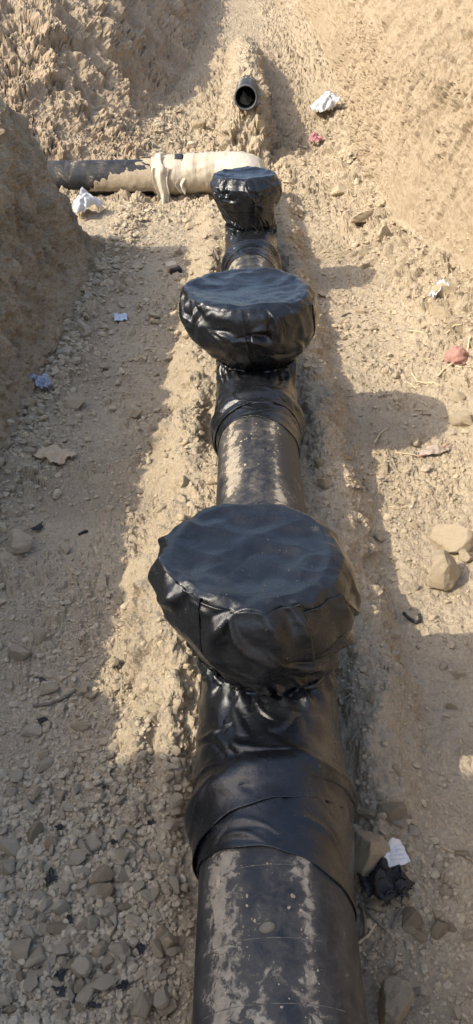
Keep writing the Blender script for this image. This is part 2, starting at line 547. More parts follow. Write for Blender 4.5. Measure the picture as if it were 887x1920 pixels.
def build_terrain():
    # rows follow the depth; columns are spread by length along the cross-section, so steep walls get as many as the floor
    ys = [-6.0, -4.0, -3.0, -2.2, -1.6, -1.2, -0.9, -0.6, -0.35, -0.15, 0.0, 0.15, 0.3, 0.42, 0.52, 0.60]
    y = 0.66
    while y < 34:
        ys.append(y)
        step = (0.0040 if y < 4 else 0.0025 if y < 10.8 else 0.0021 if y < 15.5 else 0.006) * (y * 0.826 + 1.31)
        y += step
    while y < 420:
        ys.append(y)
        y += 0.09 * (y - 31)
    ys = np.array(ys)
    u = np.linspace(-1, 1, 2400)
    rows = []
    for k, yy in enumerate(ys):
        ext = 9.5 if yy < 18 else 9.5 + (yy - 18) * 1.02
        xs = u * ext if yy < 24 else np.sign(u) * np.abs(u) ** 2.0 * ext
        zs = H0(xs, np.full_like(xs, yy))
        yc = max(yy, 0.75)
        zc = np.clip(yc * 0.826 + (2.33 - zs) * 0.5635, 0.9, None)
        px = np.abs(xs - CAM_LOC.x) / zc / 0.30
        wgt = 0.05 + 0.22 * ss(2.4, 1.6, px) + 0.73 * ss(1.35, 1.06, px)
        ds = np.hypot(np.diff(xs), np.diff(zs)) / zc[1:] * wgt[1:]
        cum = np.concatenate([[0], np.cumsum(ds)])
        rows.append(np.interp(np.linspace(0, cum[-1], M_COLS), cum, xs))
    X = np.array(rows)
    Y = ys[:, None].repeat(X.shape[1], 1)
    n, m = X.shape
    x, y = X.ravel(), Y.ravel()
    z = H0(x, y)
    P = np.stack([x, y, z], 1)
    # normals of the smooth base
    e = 0.02
    nx = -(H0(x + e, y) - H0(x - e, y)) / (2 * e)
    ny = -(H0(x, y + e) - H0(x, y - e)) / (2 * e)
    N = np.stack([nx, ny, np.ones_like(nx)], 1)
    N /= np.linalg.norm(N, axis=1)[:, None]
    d = left_foot(y) - x
    er = x - right_foot(y)
    inview = ((y < 40) & (np.abs(x) < 14))
    I = np.where(inview)[0]
    Q, Ni = P[I], N[I]
    xi, yi, di, ei = x[I], y[I], d[I], er[I]
    disp = np.zeros(len(I))
    wallR = ss(-0.05, 0.25, ei)
    bankL = ss(-0.05, 0.2, di) * ss(8.6, 8.0, yi)
    mound = ss(-0.05, 0.2, di) * ss(10.9, 11.3, yi)
    steep = np.clip(wallR + bankL + mound, 0, 1)
    floor = (1 - wallR) * (1 - bankL) * (1 - mound)
    big = fbm(Q, 0.9, 3, 1)
    mid = fbm(Q, 4.0, 4, 11)
    fine = fbm(Q, 19.0, 3, 21, 0.6)
    def clods(mask, f, seed, k=0.62, aniso=(1, 1, 1)):
        """irregular lumps with sharp gaps between them, only where the mask asks for them"""
        j = np.where(mask > 0.02)[0]
        out, val = np.zeros(len(I)), np.zeros(len(I))
        W = Q[j] * np.array(aniso) + (0.16 / f) * np.stack([mid[j] * 3, fine[j] * 3, fine[j] * 2 - mid[j]], 1)
        w_, r_ = worley(W, f, seed)
        out[j] = np.sqrt(np.clip(1 - (w_ / k) ** 2, 0, 1))
        val[j] = r_
        return out * mask, val
    loose = ss(-0.12, 0.16, fbm(Q, 1.5, 3, 77) + 0.4 * mid)
    near = ss(6.5, 4.0, yi)
    disp += floor * (0.035 * big + 0.030 * mid + 0.018 * fine)
    fl = floor * (0.22 + 0.78 * loose)
    d1, r1 = clods(fl, 9.0, 7)
    disp += 0.034 * d1 * ss(0.55, 0.9, r1)
    d2, r2 = clods(fl, 21.0, 5)
    disp += 0.019 * d2 * ss(0.15, 0.9, r2)
    d3, r3 = clods(fl * near, 48.0, 6)
    disp += 0.0095 * d3 * ss(0.0, 0.8, r3)
    # rubble at the foot of the right wall, of the left bank, and in the far trench
    rub = np.maximum(np.maximum(ss(-0.75, -0.35, ei) * ss(0.04, -0.10, ei) * ss(3.5, 6, yi), ss(-0.42, -0.18, di) * ss(0.12, -0.03, di) * 0.6), ss(8.8, 10.5, yi) * floor * ss(0.35, 0.55, np.abs(xi)))
    d4, r4 = clods(rub, 5.0, 8)
    d5, r5 = clods(rub, 11.0, 18)
    disp += 0.085 * d4 * ss(0.5, 0.9, r4) + 0.055 * d5 * ss(0.2, 0.9, r5) + rub * 0.02 * fine
    # the standing soil below the open pipe: torn, vertical flutes
    rdg = ss(0.75, 0.35, np.abs(xi)) * ss(11.5, 11.8, yi) * (0.35 + 0.65 * ss(14, 12.8, yi)) * ss(24, 18, yi)
    F = Q * np.array((1.0, 1.0, 0.35))
    d6, r6 = clods(rdg, 7.0, 28, aniso=(1, 1, 0.6))
    disp += rdg * (0.15 * fbm(F, 5.0, 3, 41, 0.6) + 0.07 * fbm(Q, 16, 2, 45, 0.6)) + 0.10 * d6 * r6 + 0.05 * rdg * fine
    berm = ss(0.68, 0.5, np.abs(xi)) * ss(1.5, 2.2, yi) * ss(10, 9, yi)
    d7, r7 = clods(berm * ss(0.28, 0.36, np.abs(xi)), 12.0, 29)
    disp += berm * 0.03 * fbm(Q, 9.0, 3, 51, 0.6) + 0.035 * d7 * ss(0.4, 0.9, r7) * (0.35 + 0.65 * (xi > 0))
    # all cut faces: lumps, crumbs, holes where lumps fell out
    var = ss(-0.20, 0.25, mid + 0.6 * big)
    wk = 1 - 0.55 * wallR
    s1, q1 = clods(steep * wk * (0.25 + 0.75 * var), 7.5, 14, aniso=(1, 1, 0.75))
    s2, q2 = clods(steep * (1 - 0.25 * wallR) * (0.30 + 0.70 * var), 16.0, 15)
    s3, q3 = clods(steep * (1 - 0.7 * wallR - 0.6 * mound) * ss(-0.1, 0.2, fine + mid), 34.0, 16)
    disp += 0.060 * s1 * ss(0.45, 0.95, q1) + 0.034 * s2 * ss(0.3, 0.9, q2) + 0.016 * s3 * q3
    disp -= 0.060 * s1 * ss(0.22, 0.08, q1) + 0.030 * s2 * ss(0.18, 0.05, q2)
    # right wall: bucket marks running down and away
    c, s_ = math.cos(R(58)), math.sin(R(58))
    al = Q[:, 2] * s_ - Q[:, 1] * c
    ac = Q[:, 2] * c + Q[:, 1] * s_
    S = np.stack([Q[:, 0] * 1.0, al * 0.22, ac], 1)
    disp += wallR * (0.16 * fbm(Q, 1.1, 3, 61) + 0.06 * (fbm(S, 3.2, 3, 62, 0.55, True) - 0.2) + 0.028 * fbm(S, 11, 3, 66, 0.6) + 0.03 * fine)
    S2 = np.stack([Q[:, 0] * 0.5, al * 0.07, ac], 1)
    disp += wallR * 0.075 * (fbm(S2, 4.5, 3, 63, 0.5, True) - 0.2)
    j = np.where(np.maximum(wallR, mound) > 0.02)[0]
    crack = np.zeros(len(I))
    a5, b5, v5 = worley(Q[j] * np.array((1, 1.0, 0.8)) + 0.07 * np.stack([mid, mid, fine], 1)[j], 4.2, 9, True)
    crack[j] = ss(0.07, 0.0, b5 - a5)
    disp[j] += wallR[j] * 0.06 * (v5 - 0.5) * ss(-0.15, 0.2, mid[j])
    disp -= wallR * 0.05 * crack * ss(-0.05, 0.25, big)
    # near bank: softer, damp, slumped
    disp += bankL * (0.16 * fbm(Q, 1.5, 4, 81) + 0.12 * fbm(Q * np.array((1, 1, 0.5)), 4.5, 4, 82, 0.55) + 0.03 * fine)
    # mound: deep erosion on the crest and flank, cracked plates in front
    ero = mound * ss(0.1, 0.7, di) * ss(11.6, 13.0, yi) * ss(4.6, 2.6, di)
    gul = fbm(Q * np.array((1, 1, 0.16)), 1.6, 3, 91, 0.55, True)
    disp += ero * (0.28 * gul - 0.10)
    d8, r8 = clods(mound * ss(-0.2, 0.15, mid + big), 3.4, 31, aniso=(1, 1, 0.8))
    disp += 0.16 * d8 * (r8 - 0.25)
    disp += mound * (0.34 * fbm(Q, 0.7, 4, 101, 0.5) + 0.04 * fine)
    disp -= mound * 0.10 * crack * ss(-0.1, 0.2, big)
    P[I] += Ni * disp[:, None]
    # keep loose soil out of the pipe's path
    damp = np.zeros(len(P))
    damp[I] = np.clip(0.40 * bankL * ss(-0.15, 0.45, big + 0.4 * mid) + 0.30 * floor * ss(0.15, 0.5, fbm(Q, 0.8, 3, 121)) + 0.35 * ero * ss(0.0, 0.4, -big), 0, 0.8)
    G = P.reshape(n, m, 3)
    # split the one sheet into ground, banks and walls: neighbours share their border
    q = grid_faces(n, m)
    ci = q[:, 0]
    cd, ce_, cy = d[ci], er[ci], y[ci]
    kind = np.zeros(len(q), dtype=int)
    kind[(cd > 0.0) & (cy < 8.3)] = 1
    kind[(cd > 0.0) & (cy > 11.05) & (cy < 60)] = 2
    kind[(ce_ > 0.0) & (cy < 60)] = 3
    for kd, (nm, mt) in enumerate((('ground', M_SOIL), ('earth_bank', M_BANK), ('earth_mound', M_MOUND), ('trench_wall', M_WALL))):
        qq = q[kind == kd]
        used, inv = np.unique(qq.ravel(), return_inverse=True)
        me = make_mesh(nm, P[used], inv.reshape(-1, 4), None, False, mt)
        at_ = me.attributes.new('damp', 'FLOAT', 'POINT')
        at_.data.foreach_set('value', damp[used].astype(np.float32))
        tag(obj(nm, me), kind='structure')
    return ys, G, X

YS, GRID, BASEX = build_terrain()
_KEYS = (BASEX + np.arange(len(YS))[:, None] * 4000.0).ravel()

def ground(x, y):
    """height and slope of the finished ground, vectorised"""
    x = np.atleast_1d(np.asarray(x, float))
    y = np.atleast_1d(np.asarray(y, float))
    k = np.clip(np.searchsorted(YS, y), 1, len(YS) - 1)
    z = []
    for r in (k - 1, k):
        j = np.clip(np.searchsorted(_KEYS, r * 4000.0 + np.clip(x, -900, 900)) - r * M_COLS, 1, M_COLS - 1)
        xa, xb = BASEX[r, j - 1], BASEX[r, j]
        f = np.clip((x - xa) / (xb - xa + 1e-9), 0, 1)
        z.append(GRID[r, j - 1, 2] * (1 - f) + GRID[r, j, 2] * f)
    t = (y - YS[k - 1]) / (YS[k] - YS[k - 1])
    return z[0] * (1 - t) + z[1] * t

def gz(x, y):
    return float(ground(x, y)[0])

def at(px, py):
    """the point of the finished ground seen at a pixel of the 887 x 1920 photograph"""
    d = CAM_ROT @ Vector(((px - 443.5) / F_PX, (960 - py) / F_PX, -1.0))
    t = np.arange(0.8, 40, 0.02)
    X, Y, Z = (CAM_LOC[i] + d[i] * t for i in range(3))
    hit = np.argmax(Z < ground(X, Y))
    lo, hi = t[max(hit - 1, 0)], t[hit]
    t = np.linspace(lo, hi, 21)
    X, Y, Z = (CAM_LOC[i] + d[i] * t for i in range(3))
    hit = np.argmax(Z <= ground(X, Y) + 1e-6)
    return Vector((X[hit], Y[hit], gz(X[hit], Y[hit])))

def pxm(p):
    """metres per photograph pixel at a point"""
    return (CAM_ROT.transposed() @ (Vector(p) - CAM_LOC)).z / -F_PX

# ------------------------------------------------------------------ wrapped valves
def wrap_noise(P, seed):
    big = fbm(P * np.array((1, 1, 1.6)), 5.0, 3, seed)
    fold = fbm(P * np.array((1, 1, 2.2)), 7.5, 3, seed + 5, 0.5, True)
    return 0.010 * big + 0.011 * np.clip(fold - 0.15, 0, 1) - 0.004

def smooth_profile(keys, n):
    t = np.linspace(0, 1, len(keys))
    k = np.array(keys)
    s = np.linspace(0, 1, n)
    out = np.stack([np.interp(s, t, k[:, i]) for i in range(k.shape[1])], 1)
    for _ in range(int(n * 0.035) + 1):
        out[1:-1] = out[:-2] * 0.25 + out[1:-1] * 0.5 + out[2:] * 0.25
    return out

def creases(U, V, n, seed, urng, vrng, amp, wid, leng, tilt, bias=0.0):
    '''cloth folds: short ridges with a valley beside each, laid over a sheet with metric coordinates U, V'''
    rs = np.random.RandomState(seed)
    out = np.zeros_like(U)
    for _ in range(n):
        u0, v0 = rs.uniform(*urng), rs.uniform(*vrng)
        a = bias + rs.normal(0, tilt)
        w_ = wid * rs.uniform(0.6, 1.7)
        l_ = leng * rs.uniform(0.5, 1.5)
        du, dv = U - u0, V - v0
        al = du * math.sin(a) + dv * math.cos(a)
        ac = du * math.cos(a) - dv * math.sin(a) + 0.25 * al * al / leng * rs.choice([-1, 1])
        w2 = w_ * (1 + 0.8 * (al / l_))
        w2 = np.clip(w2, 0.35 * w_, 2.5 * w_)
        k = rs.choice([-1, 1])
        out += amp * rs.uniform(0.4, 1.3) * np.exp(-(al / l_) ** 2) * (np.exp(-(ac / w2) ** 2) - 0.65 * np.exp(-((ac - k * 1.7 * w2) / (1.3 * w2)) ** 2))
    return out

def saddle(name, parent, y0, zr, rn, Rp, seed, yspan, mat):
    """membrane that drapes from the neck ring onto the pipe"""
    nth, nt_ = 150, 40
    th = np.linspace(0, 2 * PI, nth, endpoint=False)[None, :].repeat(nt_, 0)
    t = np.linspace(0, 1, nt_)[:, None].repeat(nth, 1)
    phi = np.cos(th) * R(86)
    A = np.stack([rn * np.cos(th), rn * np.sin(th), np.full_like(th, zr)], -1)
    B = np.stack([(Rp + 0.004) * np.sin(phi), yspan * np.sin(th), (Rp + 0.004) * np.cos(phi)], -1)
    tt = t ** 0.75
    P = A * (1 - tt)[..., None] + B * tt[..., None]
    ph = fbm(np.stack([np.cos(th) * 2, np.sin(th) * 2, t * 0.3], -1).reshape(-1, 3), 1.3, 2, seed).reshape(th.shape)
    U = (th - PI) * rn
    Vv = t * 0.28
    cr = creases(U, Vv, 34, seed + 3, (-PI * rn, PI * rn), (0.0, 0.05), 0.017, 0.0075, 0.075, 0.30)
    cr = cr + creases(U, Vv, 14, seed + 8, (-PI * rn, PI * rn), (0.05, 0.2), 0.007, 0.012, 0.09, 0.8)
    cr = cr * ss(PI * rn, PI * rn * 0.93, np.abs(U))
    rad = np.sqrt(P[..., 0] ** 2 + P[..., 2] ** 2)
    k = np.maximum(1, (Rp + 0.004) / rad)
    P[..., 0] *= k
    P[..., 2] *= k
    out = np.stack([np.cos(th) * 0.7, np.sin(th) * 0.5, np.full_like(th, 0.75)], -1)
    P = P + out * (cr * ss(1.0, 0.8, t) + 0.006 * ph * np.sin(PI * t))[..., None]
    P[..., 1] += y0
    return grid_obj(name, P, mat, parent, close=True)

def sleeve(name, parent, y0, y1, Rp, seed, mat, skew0=0.0, skew1=0.0, collar=None, R0=None, nth=170, thick=0.003, damp=0.8):
    """tape wound round the pipe, with skewed torn ends and an optional raised collar"""
    nl = 90
    th = np.linspace(0, 2 * PI, nth, endpoint=False)[None, :].repeat(nl, 0)      # 0 = +x, pi/2 = up
    t = np.linspace(0, 1, nl)[:, None].repeat(nth, 1)
    ya = y0 + skew0 * np.cos(th) + 0.006 * np.sin(th * 3 + seed) + 0.002 * np.sin(th * 11 + 2 * seed)
    yb = y1 + skew1 * np.cos(th) + 0.008 * np.sin(th * 4 + 2 * seed)
    Y = ya * (1 - t) + yb * t
    r = np.full_like(th, Rp)
    if R0 is not None:
        r = R0 + (Rp - R0) * ss(0.05, 0.55, t)
    if collar:
        for yc, amp, wid in collar:
            r = r + amp * np.exp(-((Y - yc - 0.03 * np.cos(th)) / wid) ** 2)
    P = np.stack([r * np.cos(th), Y, r * np.sin(th)], -1)
    C = np.stack([np.cos(th), np.zeros_like(th), np.sin(th)], -1)
    # spiral creases
    sp = np.stack([np.cos(th) * 0.6 + Y * 2.2, Y * 3.2 - np.cos(th) * 0.7, np.sin(th) * 0.4], -1).reshape(-1, 3)
    nz = 0.0055 * fbm(sp, 1.8, 3, seed) + 0.008 * np.clip(fbm(sp, 1.3, 2, seed + 7, 0.5, True) - 0.35, 0, 1)
    U = ((th + PI / 2) % (2 * PI) - PI) * Rp
    cr = creases(U, Y - y0, 16, seed + 4, (-1.6 * Rp, 1.6 * Rp), (0.03, abs(y1 - y0)), 0.007, 0.010, 0.10, 0.5, 1.1)
    nz = nz.reshape(th.shape) + cr * ss(PI * Rp, 0.9 * PI * Rp, np.abs(U))
    P = P + C * (nz * damp * np.clip(np.minimum(t, 1 - t) * 6, 0.12, 1))[..., None]
    return grid_obj(name, P, mat, parent, close=True, thick=thick, flip=True)

def cap_surface(rt, rmax, ztop, zpin, rn, y0, seed, tilt, lean, npr=150, nth=300, cup=False):
    h = ztop - zpin
    keys = [(0.001, ztop - 0.030), (rt * 0.45, ztop - 0.030), (rt * 0.74, ztop - 0.022), (rt * 0.85, ztop - 0.011), (rt * 0.955, ztop - 0.020),
            (rt * 1.03, ztop - 0.056), (rmax * 0.985, ztop - 0.10), (rmax, ztop - 0.45 * h), (rmax * 0.95, ztop - 0.58 * h), (rmax * 0.83, ztop - 0.74 * h),
            (rn * 1.13, ztop - 0.88 * h), (rn * 0.98, zpin + 0.02), (rn * 0.93, zpin), (rn * 0.99, zpin - 0.03)]
    if cup:
        keys[6:11] = [(rmax * 0.99, ztop - 0.08), (rmax, ztop - 0.28 * h), (rmax * 0.93, ztop - 0.47 * h), (rmax * 0.80, ztop - 0.68 * h), (rn * 1.06, ztop - 0.88 * h)]
    pr = smooth_profile(keys, npr)
    th = np.linspace(0, 2 * PI, nth, endpoint=False)[None, :].repeat(npr, 0)
    r = pr[:, 0][:, None] * np.ones_like(th)
    z = pr[:, 1][:, None] * np.ones_like(th)
    t = np.linspace(0, 1, npr)[:, None] * np.ones_like(th)
    # the lid under the membrane is not quite round, and its edge carries folded corners
    ang = 0.017 * np.cos(2 * th + seed) + 0.011 * np.cos(5 * th + 2.1 * seed) + 0.007 * np.cos(9 * th + seed)
    fac = 0.022 * (np.abs(np.sin(4.5 * (th + 0.35 * np.sin(2 * th + seed)) + seed)) - 0.62)
    r = r * (1 + (ang + fac) * ss(0.1, 0.3, t))
    P = np.stack([r * np.cos(th), r * np.sin(th), z], -1)
    out = np.stack([np.cos(th), np.sin(th), np.zeros_like(th)], -1)
    F = P.reshape(-1, 3)
    side = ss(0.24, 0.38, t) * (1 - 0.4 * ss(0.86, 0.97, t))
    # pleats that start at the rim and fan down, and gathers above the tie
    ph = fbm(F, 3.2, 3, seed + 30).reshape(th.shape)
    pleat = np.clip(np.sin(th * 9 + 5 * ph + seed) - 0.25, 0, 1) ** 1.3
    gather = np.abs(np.sin(th * 12 + 7 * ph)) ** 0.8
    U = (th - PI) * rmax
    arc = np.concatenate([[0], np.cumsum(np.hypot(np.diff(pr[:, 0]), np.diff(pr[:, 1])))])[:, None] * np.ones_like(th)
    a0 = rt
    seamless = ss(PI * rmax, PI * rmax * 0.78, np.abs(U))
    arcT = arc[-1, 0]
    # theta runs so that the front of the cap is at U = +0.5 pi rmax
    cr = creases(U, arc, 30, seed + 3, (-PI * rmax, PI * rmax), (a0 + 0.01, a0 + 0.13), 0.015, 0.016, 0.08, 0.45)
    cr = cr + creases(U, arc, 26, seed + 5, (-PI * rmax, PI * rmax), (a0 + 0.08, arcT - 0.06), 0.016, 0.013, 0.085, 0.40, 1.15)
    cr = cr + creases(U, arc, 40, seed + 9, (-PI * rmax, PI * rmax), (arcT - 0.10, arcT), 0.016, 0.010, 0.05, 0.3)
    lowf = fbm(F * np.array((1, 1, 1.3)), 3.3, 3, seed + 20).reshape(th.shape)
    dsp = side * (0.022 * lowf + seamless * cr + 0.006 * pleat * ss(0.72, 0.40, t)) + 0.008 * gather * ss(0.80, 0.95, t)
    P = P + out * dsp[..., None]
    top = ss(0.34, 0.22, t)
    tn = fbm(F, 4.0, 3, seed + 50).reshape(th.shape)
    cr = np.clip(fbm(F * np.array((1, 1.8, 1)), 3.0, 2, seed + 55, 0.5, True).reshape(th.shape) - 0.45, 0, 1)
    P[..., 2] += top * (0.024 * tn + 0.020 * cr)
    # rim crumples
    rim = np.exp(-((t - 0.31) / 0.05) ** 2)
    P[..., 2] += rim * (0.022 * fbm(F, 11.0, 3, seed + 60).reshape(th.shape))
    P[..., 2] += tilt[0] * P[..., 0] * ss(0.9, 0.5, t) + tilt[1] * P[..., 1] * ss(0.9, 0.5, t)
    P[..., 0] += lean * (P[..., 2] - zpin) / h
    P[..., 1] += y0
    return P

def wrapped_valve(y0, rt, rmax, ztop, zpin, Rp, front, back, seed, label, tilt=(0, 0), skew=0.05, patches=(), collar=True, lean=-0.06, cup=False):
    root = empty('wrapped_valve', (0, y0, 0.35), label, 'valve', 'black wrapped valves along the pipeline')
    A = 0.35          # pipe axis height
    rn = 0.205
    P = cap_surface(rt, rmax, ztop, zpin, rn, 0.0, seed, tilt, lean, cup=cup)
    cap = grid_obj('cap', P, M_WRAP, root, close=True)
    npr, nth = P.shape[:2]
    # overlapping tape flaps, a few millimetres proud of the cap
    for (a0, a1, t0, t1, off) in patches:
        i0, i1 = int(t0 * npr), int(t1 * npr)
        j = np.arange(int(a0 / 360 * nth), int(a1 / 360 * nth)) % nth
        S = P[i0:i1][:, j].copy()
        c = np.stack([S[..., 0], S[..., 1], np.full(S.shape[:2], 0.0)], -1)
        c /= np.linalg.norm(c, axis=-1)[..., None] + 1e-9
        tt = np.linspace(i0 / npr, i1 / npr, i1 - i0)[:, None]
        c[..., 2] = 0.8 * ss(0.42, 0.30, tt) * np.ones(S.shape[1])
        e = np.linspace(0, 1, S.shape[1])
        lift = off * (0.55 + 0.45 * np.cos((e - 0.1) * PI) ** 2)
        S = S + c * (lift[None, :, None] + 0.0035 * fbm(S.reshape(-1, 3), 18, 2, seed + 70).reshape(S.shape[:2])[..., None])
        grid_obj('tape_flap', S, M_WRAP, cap, thick=0.002)
    nk = smooth_profile([(rn * 0.97, zpin + 0.03), (rn * 0.94, zpin - 0.01), (rn * 0.99, zpin - 0.06), (rn, 0.02)], 26)
    th = np.linspace(0, 2 * PI, 90, endpoint=False)[None, :].repeat(26, 0)
    rr = nk[:, 0][:, None] * (1 + 0.018 * np.sin(th * 17 + seed))
    neck = grid_obj('neck', np.stack([rr * np.cos(th), rr * np.sin(th), nk[:, 1][:, None] * np.ones_like(th)], -1), M_WRAP, root, close=True)
    # crumpled tie round the neck
    tp = []
    for k in range(97):
        a = 2 * PI * k / 96
        rj = rn * 1.03 + 0.006 * math.sin(a * 13 + seed)
        tp.append((rj * math.cos(a), rj * math.sin(a), zpin + 0.004 + 0.006 * math.sin(a * 7 + seed * 2)))
    tube_obj('tie', tp, [0.011 + 0.004 * math.sin(k * 2.1) for k in range(97)], M_WRAP, neck, 8)
    saddle('skirt', root, 0.0, zpin + 0.012, rn * 1.03, Rp, seed, min(front, back) * 0.66, M_WRAP)
    col = [(-front * 0.66, 0.024, 0.045), (front * 0.0, 0.004, 0.3)] if collar else None
    sl = sleeve('sleeve', root, -front * 0.72, back, Rp, seed + 2, M_WRAP, skew, 0.03, col, None)
    sleeve('tape_band', sl, -front, -front * 0.58, Rp - 0.004, seed + 9, M_WRAP, -skew * 1.3, skew * 0.8, None, 0.2035)
    sleeve('tape_band', sl, -front * 0.80, -front * 0.34, Rp + 0.0045, seed + 13, M_WRAP, skew * 1.1, -skew * 0.8, col, Rp - 0.001)
    sleeve('tape_band', sl, back * 0.55, back + 0.05, Rp - 0.004, seed + 15, M_WRAP, -skew, skew, None, None)
    return root

wrapped_valve(1.83, 0.268, 0.291, 0.615, 0.215, 0.219, 0.70, 0.62, 1, 'largest wrapped black valve cap, nearest the camera on the mud spotted pipe', (0.00, 0.01), 0.045,
              [(238, 300, 0.32, 0.84, 0.010), (285, 328, 0.36, 0.78, 0.004), (205, 238, 0.30, 0.70, 0.008)])
wrapped_valve(4.09, 0.345, 0.365, 0.635, 0.225, 0.222, 0.66, 0.70, 5, 'middle wrapped black valve with a wide drum-shaped cap and its own bare pipe in front', (0.01, 0.0), 0.03,
              [(222, 268, 0.33, 0.82, 0.010), (270, 330, 0.34, 0.75, 0.006), (335, 358, 0.38, 0.70, 0.004)])
wrapped_valve(6.93, 0.268, 0.300, 0.64, 0.205, 0.219, 0.80, 0.72, 9, 'smallest looking wrapped black valve cap, right before the white wrapped pipe bend', (0.02, 0.02), 0.02,
              [(225, 285, 0.31, 0.66, 0.012)], cup=True)

# ------------------------------------------------------------------ pipes
def pipe_run(name, pts, rad, mat, parent=None, nseg=96, per=14):
    path = []
    for a, b in zip(pts[:-1], pts[1:]):
        for k in range(per):
            path.append(Vector(a).lerp(Vector(b), k / per))
    path.append(Vector(pts[-1]))
    return tube_obj(name, path, rad, mat, parent, nseg)

def pipe_thing(y0, y1, mat, label, group):
    root = empty('pipe', (0, (y0 + y1) / 2, 0.35), label, 'pipe', group)
    hl = (y1 - y0) / 2
    pipe_run('barrel', [(0, -hl, 0), (0, hl, 0)], 0.2, mat, root)
    return root

GP = 'black pipes of the buried line'
p1 = pipe_thing(-1.6, 1.30, M_PIPE, 'nearest bare navy black pipe spotted with dried mud flakes', GP)
p2 = pipe_thing(2.30, 3.62, M_PIPE2, 'short bare pipe with scraped mud between the largest and middle valve caps', GP)
pipe_thing(4.7, 6.4, M_PIPE2, 'black pipe mostly hidden behind the middle valve cap', GP)
pipe_thing(7.5, 10.2, M_PIPE2, 'black pipe hidden behind the smallest valve cap, running into the white bend', GP)

# small details of the nearest pipe: oval mud-covered badge, scratched seam rings
def on_pipe(px, py, rad=0.2):
    d = CAM_ROT @ Vector(((px - 443.5) / F_PX, (960 - py) / F_PX, -1.0))
    a = d.x ** 2 + d.z ** 2
    ox, oz = CAM_LOC.x, CAM_LOC.z - 0.35
    b = 2 * (ox * d.x + oz * d.z)
    c = ox * ox + oz * oz - rad * rad
    t = (-b - math.sqrt(b * b - 4 * a * c)) / (2 * a)
    return CAM_LOC + d * t

bp = on_pipe(501, 1739)
ang0 = math.atan2(bp.z - 0.35, bp.x)
pts = []
for k in range(7):
    row = []
    for j in range(28):
        a = 2 * PI * j / 28
        rr = k / 6
        dx, dy = 0.018 * rr * math.cos(a), 0.0125 * rr * math.sin(a)
        an = ang0 - (dx + 0.25 * dy) / 0.2
        rad = 0.2005 + 0.0045 * (1 - rr ** 4) + (0.002 if 0.6 < rr < 0.95 else 0)
        row.append((rad * math.cos(an), bp.y + dy - p1.location.y, rad * math.sin(an)))
    pts.append(row)
grid_obj('badge', np.array(pts), simple('mud_badge', (0.22, 0.185, 0.135), 0.8, 0.3, 150, 0.6), p1, close=True, flip=True)
for px_, py_, a_, b_ in ((505, 1755, 62, 142), (505, 1618, 70, 118), (505, 1878, 48, 150)):
    yy = on_pipe(px_, py_).y - p1.location.y
    ring = []
    for k in range(61):
        a = R(a_ + (b_ - a_) * k / 60)
        ring.append((0.2 * math.cos(a), yy + 0.004 * math.sin(a * 3), 0.2 * math.sin(a)))
    tube_obj('seam', ring, [0.0009 + 0.0008 * math.sin(k * 0.9) * math.sin(k * 0.37) for k in range(61)], simple('seam_dust', (0.17, 0.15, 0.12), 0.8, 0.4, 80), p1, 6)

# raised mud flakes stuck on the nearest pipe: far too many to count
def mud_flakes(root, n, seed, y0, y1):
    rs = np.random.RandomState(seed)
    V, T = [], []
    for _ in range(n):
        yy = rs.uniform(y0, y1)
        strip = rs.choice([133, 70, 98, 112], p=[0.42, 0.32, 0.16, 0.10])
        a = R(strip + rs.normal(0, 5.5))
        if noise(np.array([[a * 3.2, yy * 7.0, seed]]), 1.0, 3)[0] < rs.uniform(-0.15, 0.25):
            continue
        s = rs.gamma(1.3, 0.0013) + 0.0006
        c = len(V)
        k = 7
        st = rs.uniform(0.7, 1.7)
        V.append((0.2 + 0.25 * s + 0.0004, a, yy))
        rots = rs.uniform(0, 2 * PI)
        for j in range(k):
            t = 2 * PI * j / k + rots
            q = s * rs.uniform(0.6, 1.2)
            V.append((0.1995, a + q * math.cos(t) / 0.2, yy + q * st * math.sin(t)))
        T += [(c, c + 1 + j, c + 1 + (j + 1) % k) for j in range(k)]
    V = np.array(V)
    P = np.stack([V[:, 0] * np.cos(V[:, 1]), V[:, 2] - root.location.y, V[:, 0] * np.sin(V[:, 1])], 1)
    o = obj('mud_flakes', make_mesh('mud_flakes', P, None, np.array(T)[:, ::-1], False, M_CLOD), root)
    o['kind'] = 'stuff'
mud_flakes(p1, 420, 5, 0.72, 1.30)
mud_flakes(p2, 500, 6, 2.9, 3.46)

# cross pipe and the film-wrapped bend
cp = empty('cross_pipe', (-2.2, 10.45, 0.22), 'black pipe caked in soil crossing from under the left banks', 'pipe', GP)
P = tube_pts([Vector((-3.2, -0.12, -0.02)).lerp(Vector((1.35, 0.05, 0.02)), k / 60) for k in range(61)], 0.205, 64)
n_ = 0.004 * fbm(P.reshape(-1, 3), 9, 3, 4).reshape(P.shape[:2])
P[..., 2] += n_
grid_obj('barrel', P, M_PIPE3, cp, close=True)
# soil still lying on the cross pipe, as one crust
u = np.linspace(-0.75, 1.30, 90)[:, None].repeat(26, 1)
v = np.linspace(R(20), R(215), 26)[None, :].repeat(90, 0)
base = np.stack([u, np.cos(v), np.sin(v)], -1)
nz = fbm(np.stack([u * 2.2, v * 0.9, v * 0], -1).reshape(-1, 3), 1.6, 4, 31).reshape(u.shape) + 0.62 * ss(0.35, 1.35, u) - 0.42 - 0.75 * ss(R(128), R(165), v)
th_ = np.clip(nz, -0.12, 0.35) * 0.10
rad = 0.204 + th_ + 0.012 * fbm(base.reshape(-1, 3) * np.array((1, 0.2, 0.2)), 22, 3, 33).reshape(u.shape)
Pc = np.stack([u, rad * np.cos(v), rad * np.sin(v)], -1)
grid_obj('soil_crust', Pc, M_SOIL, cp)

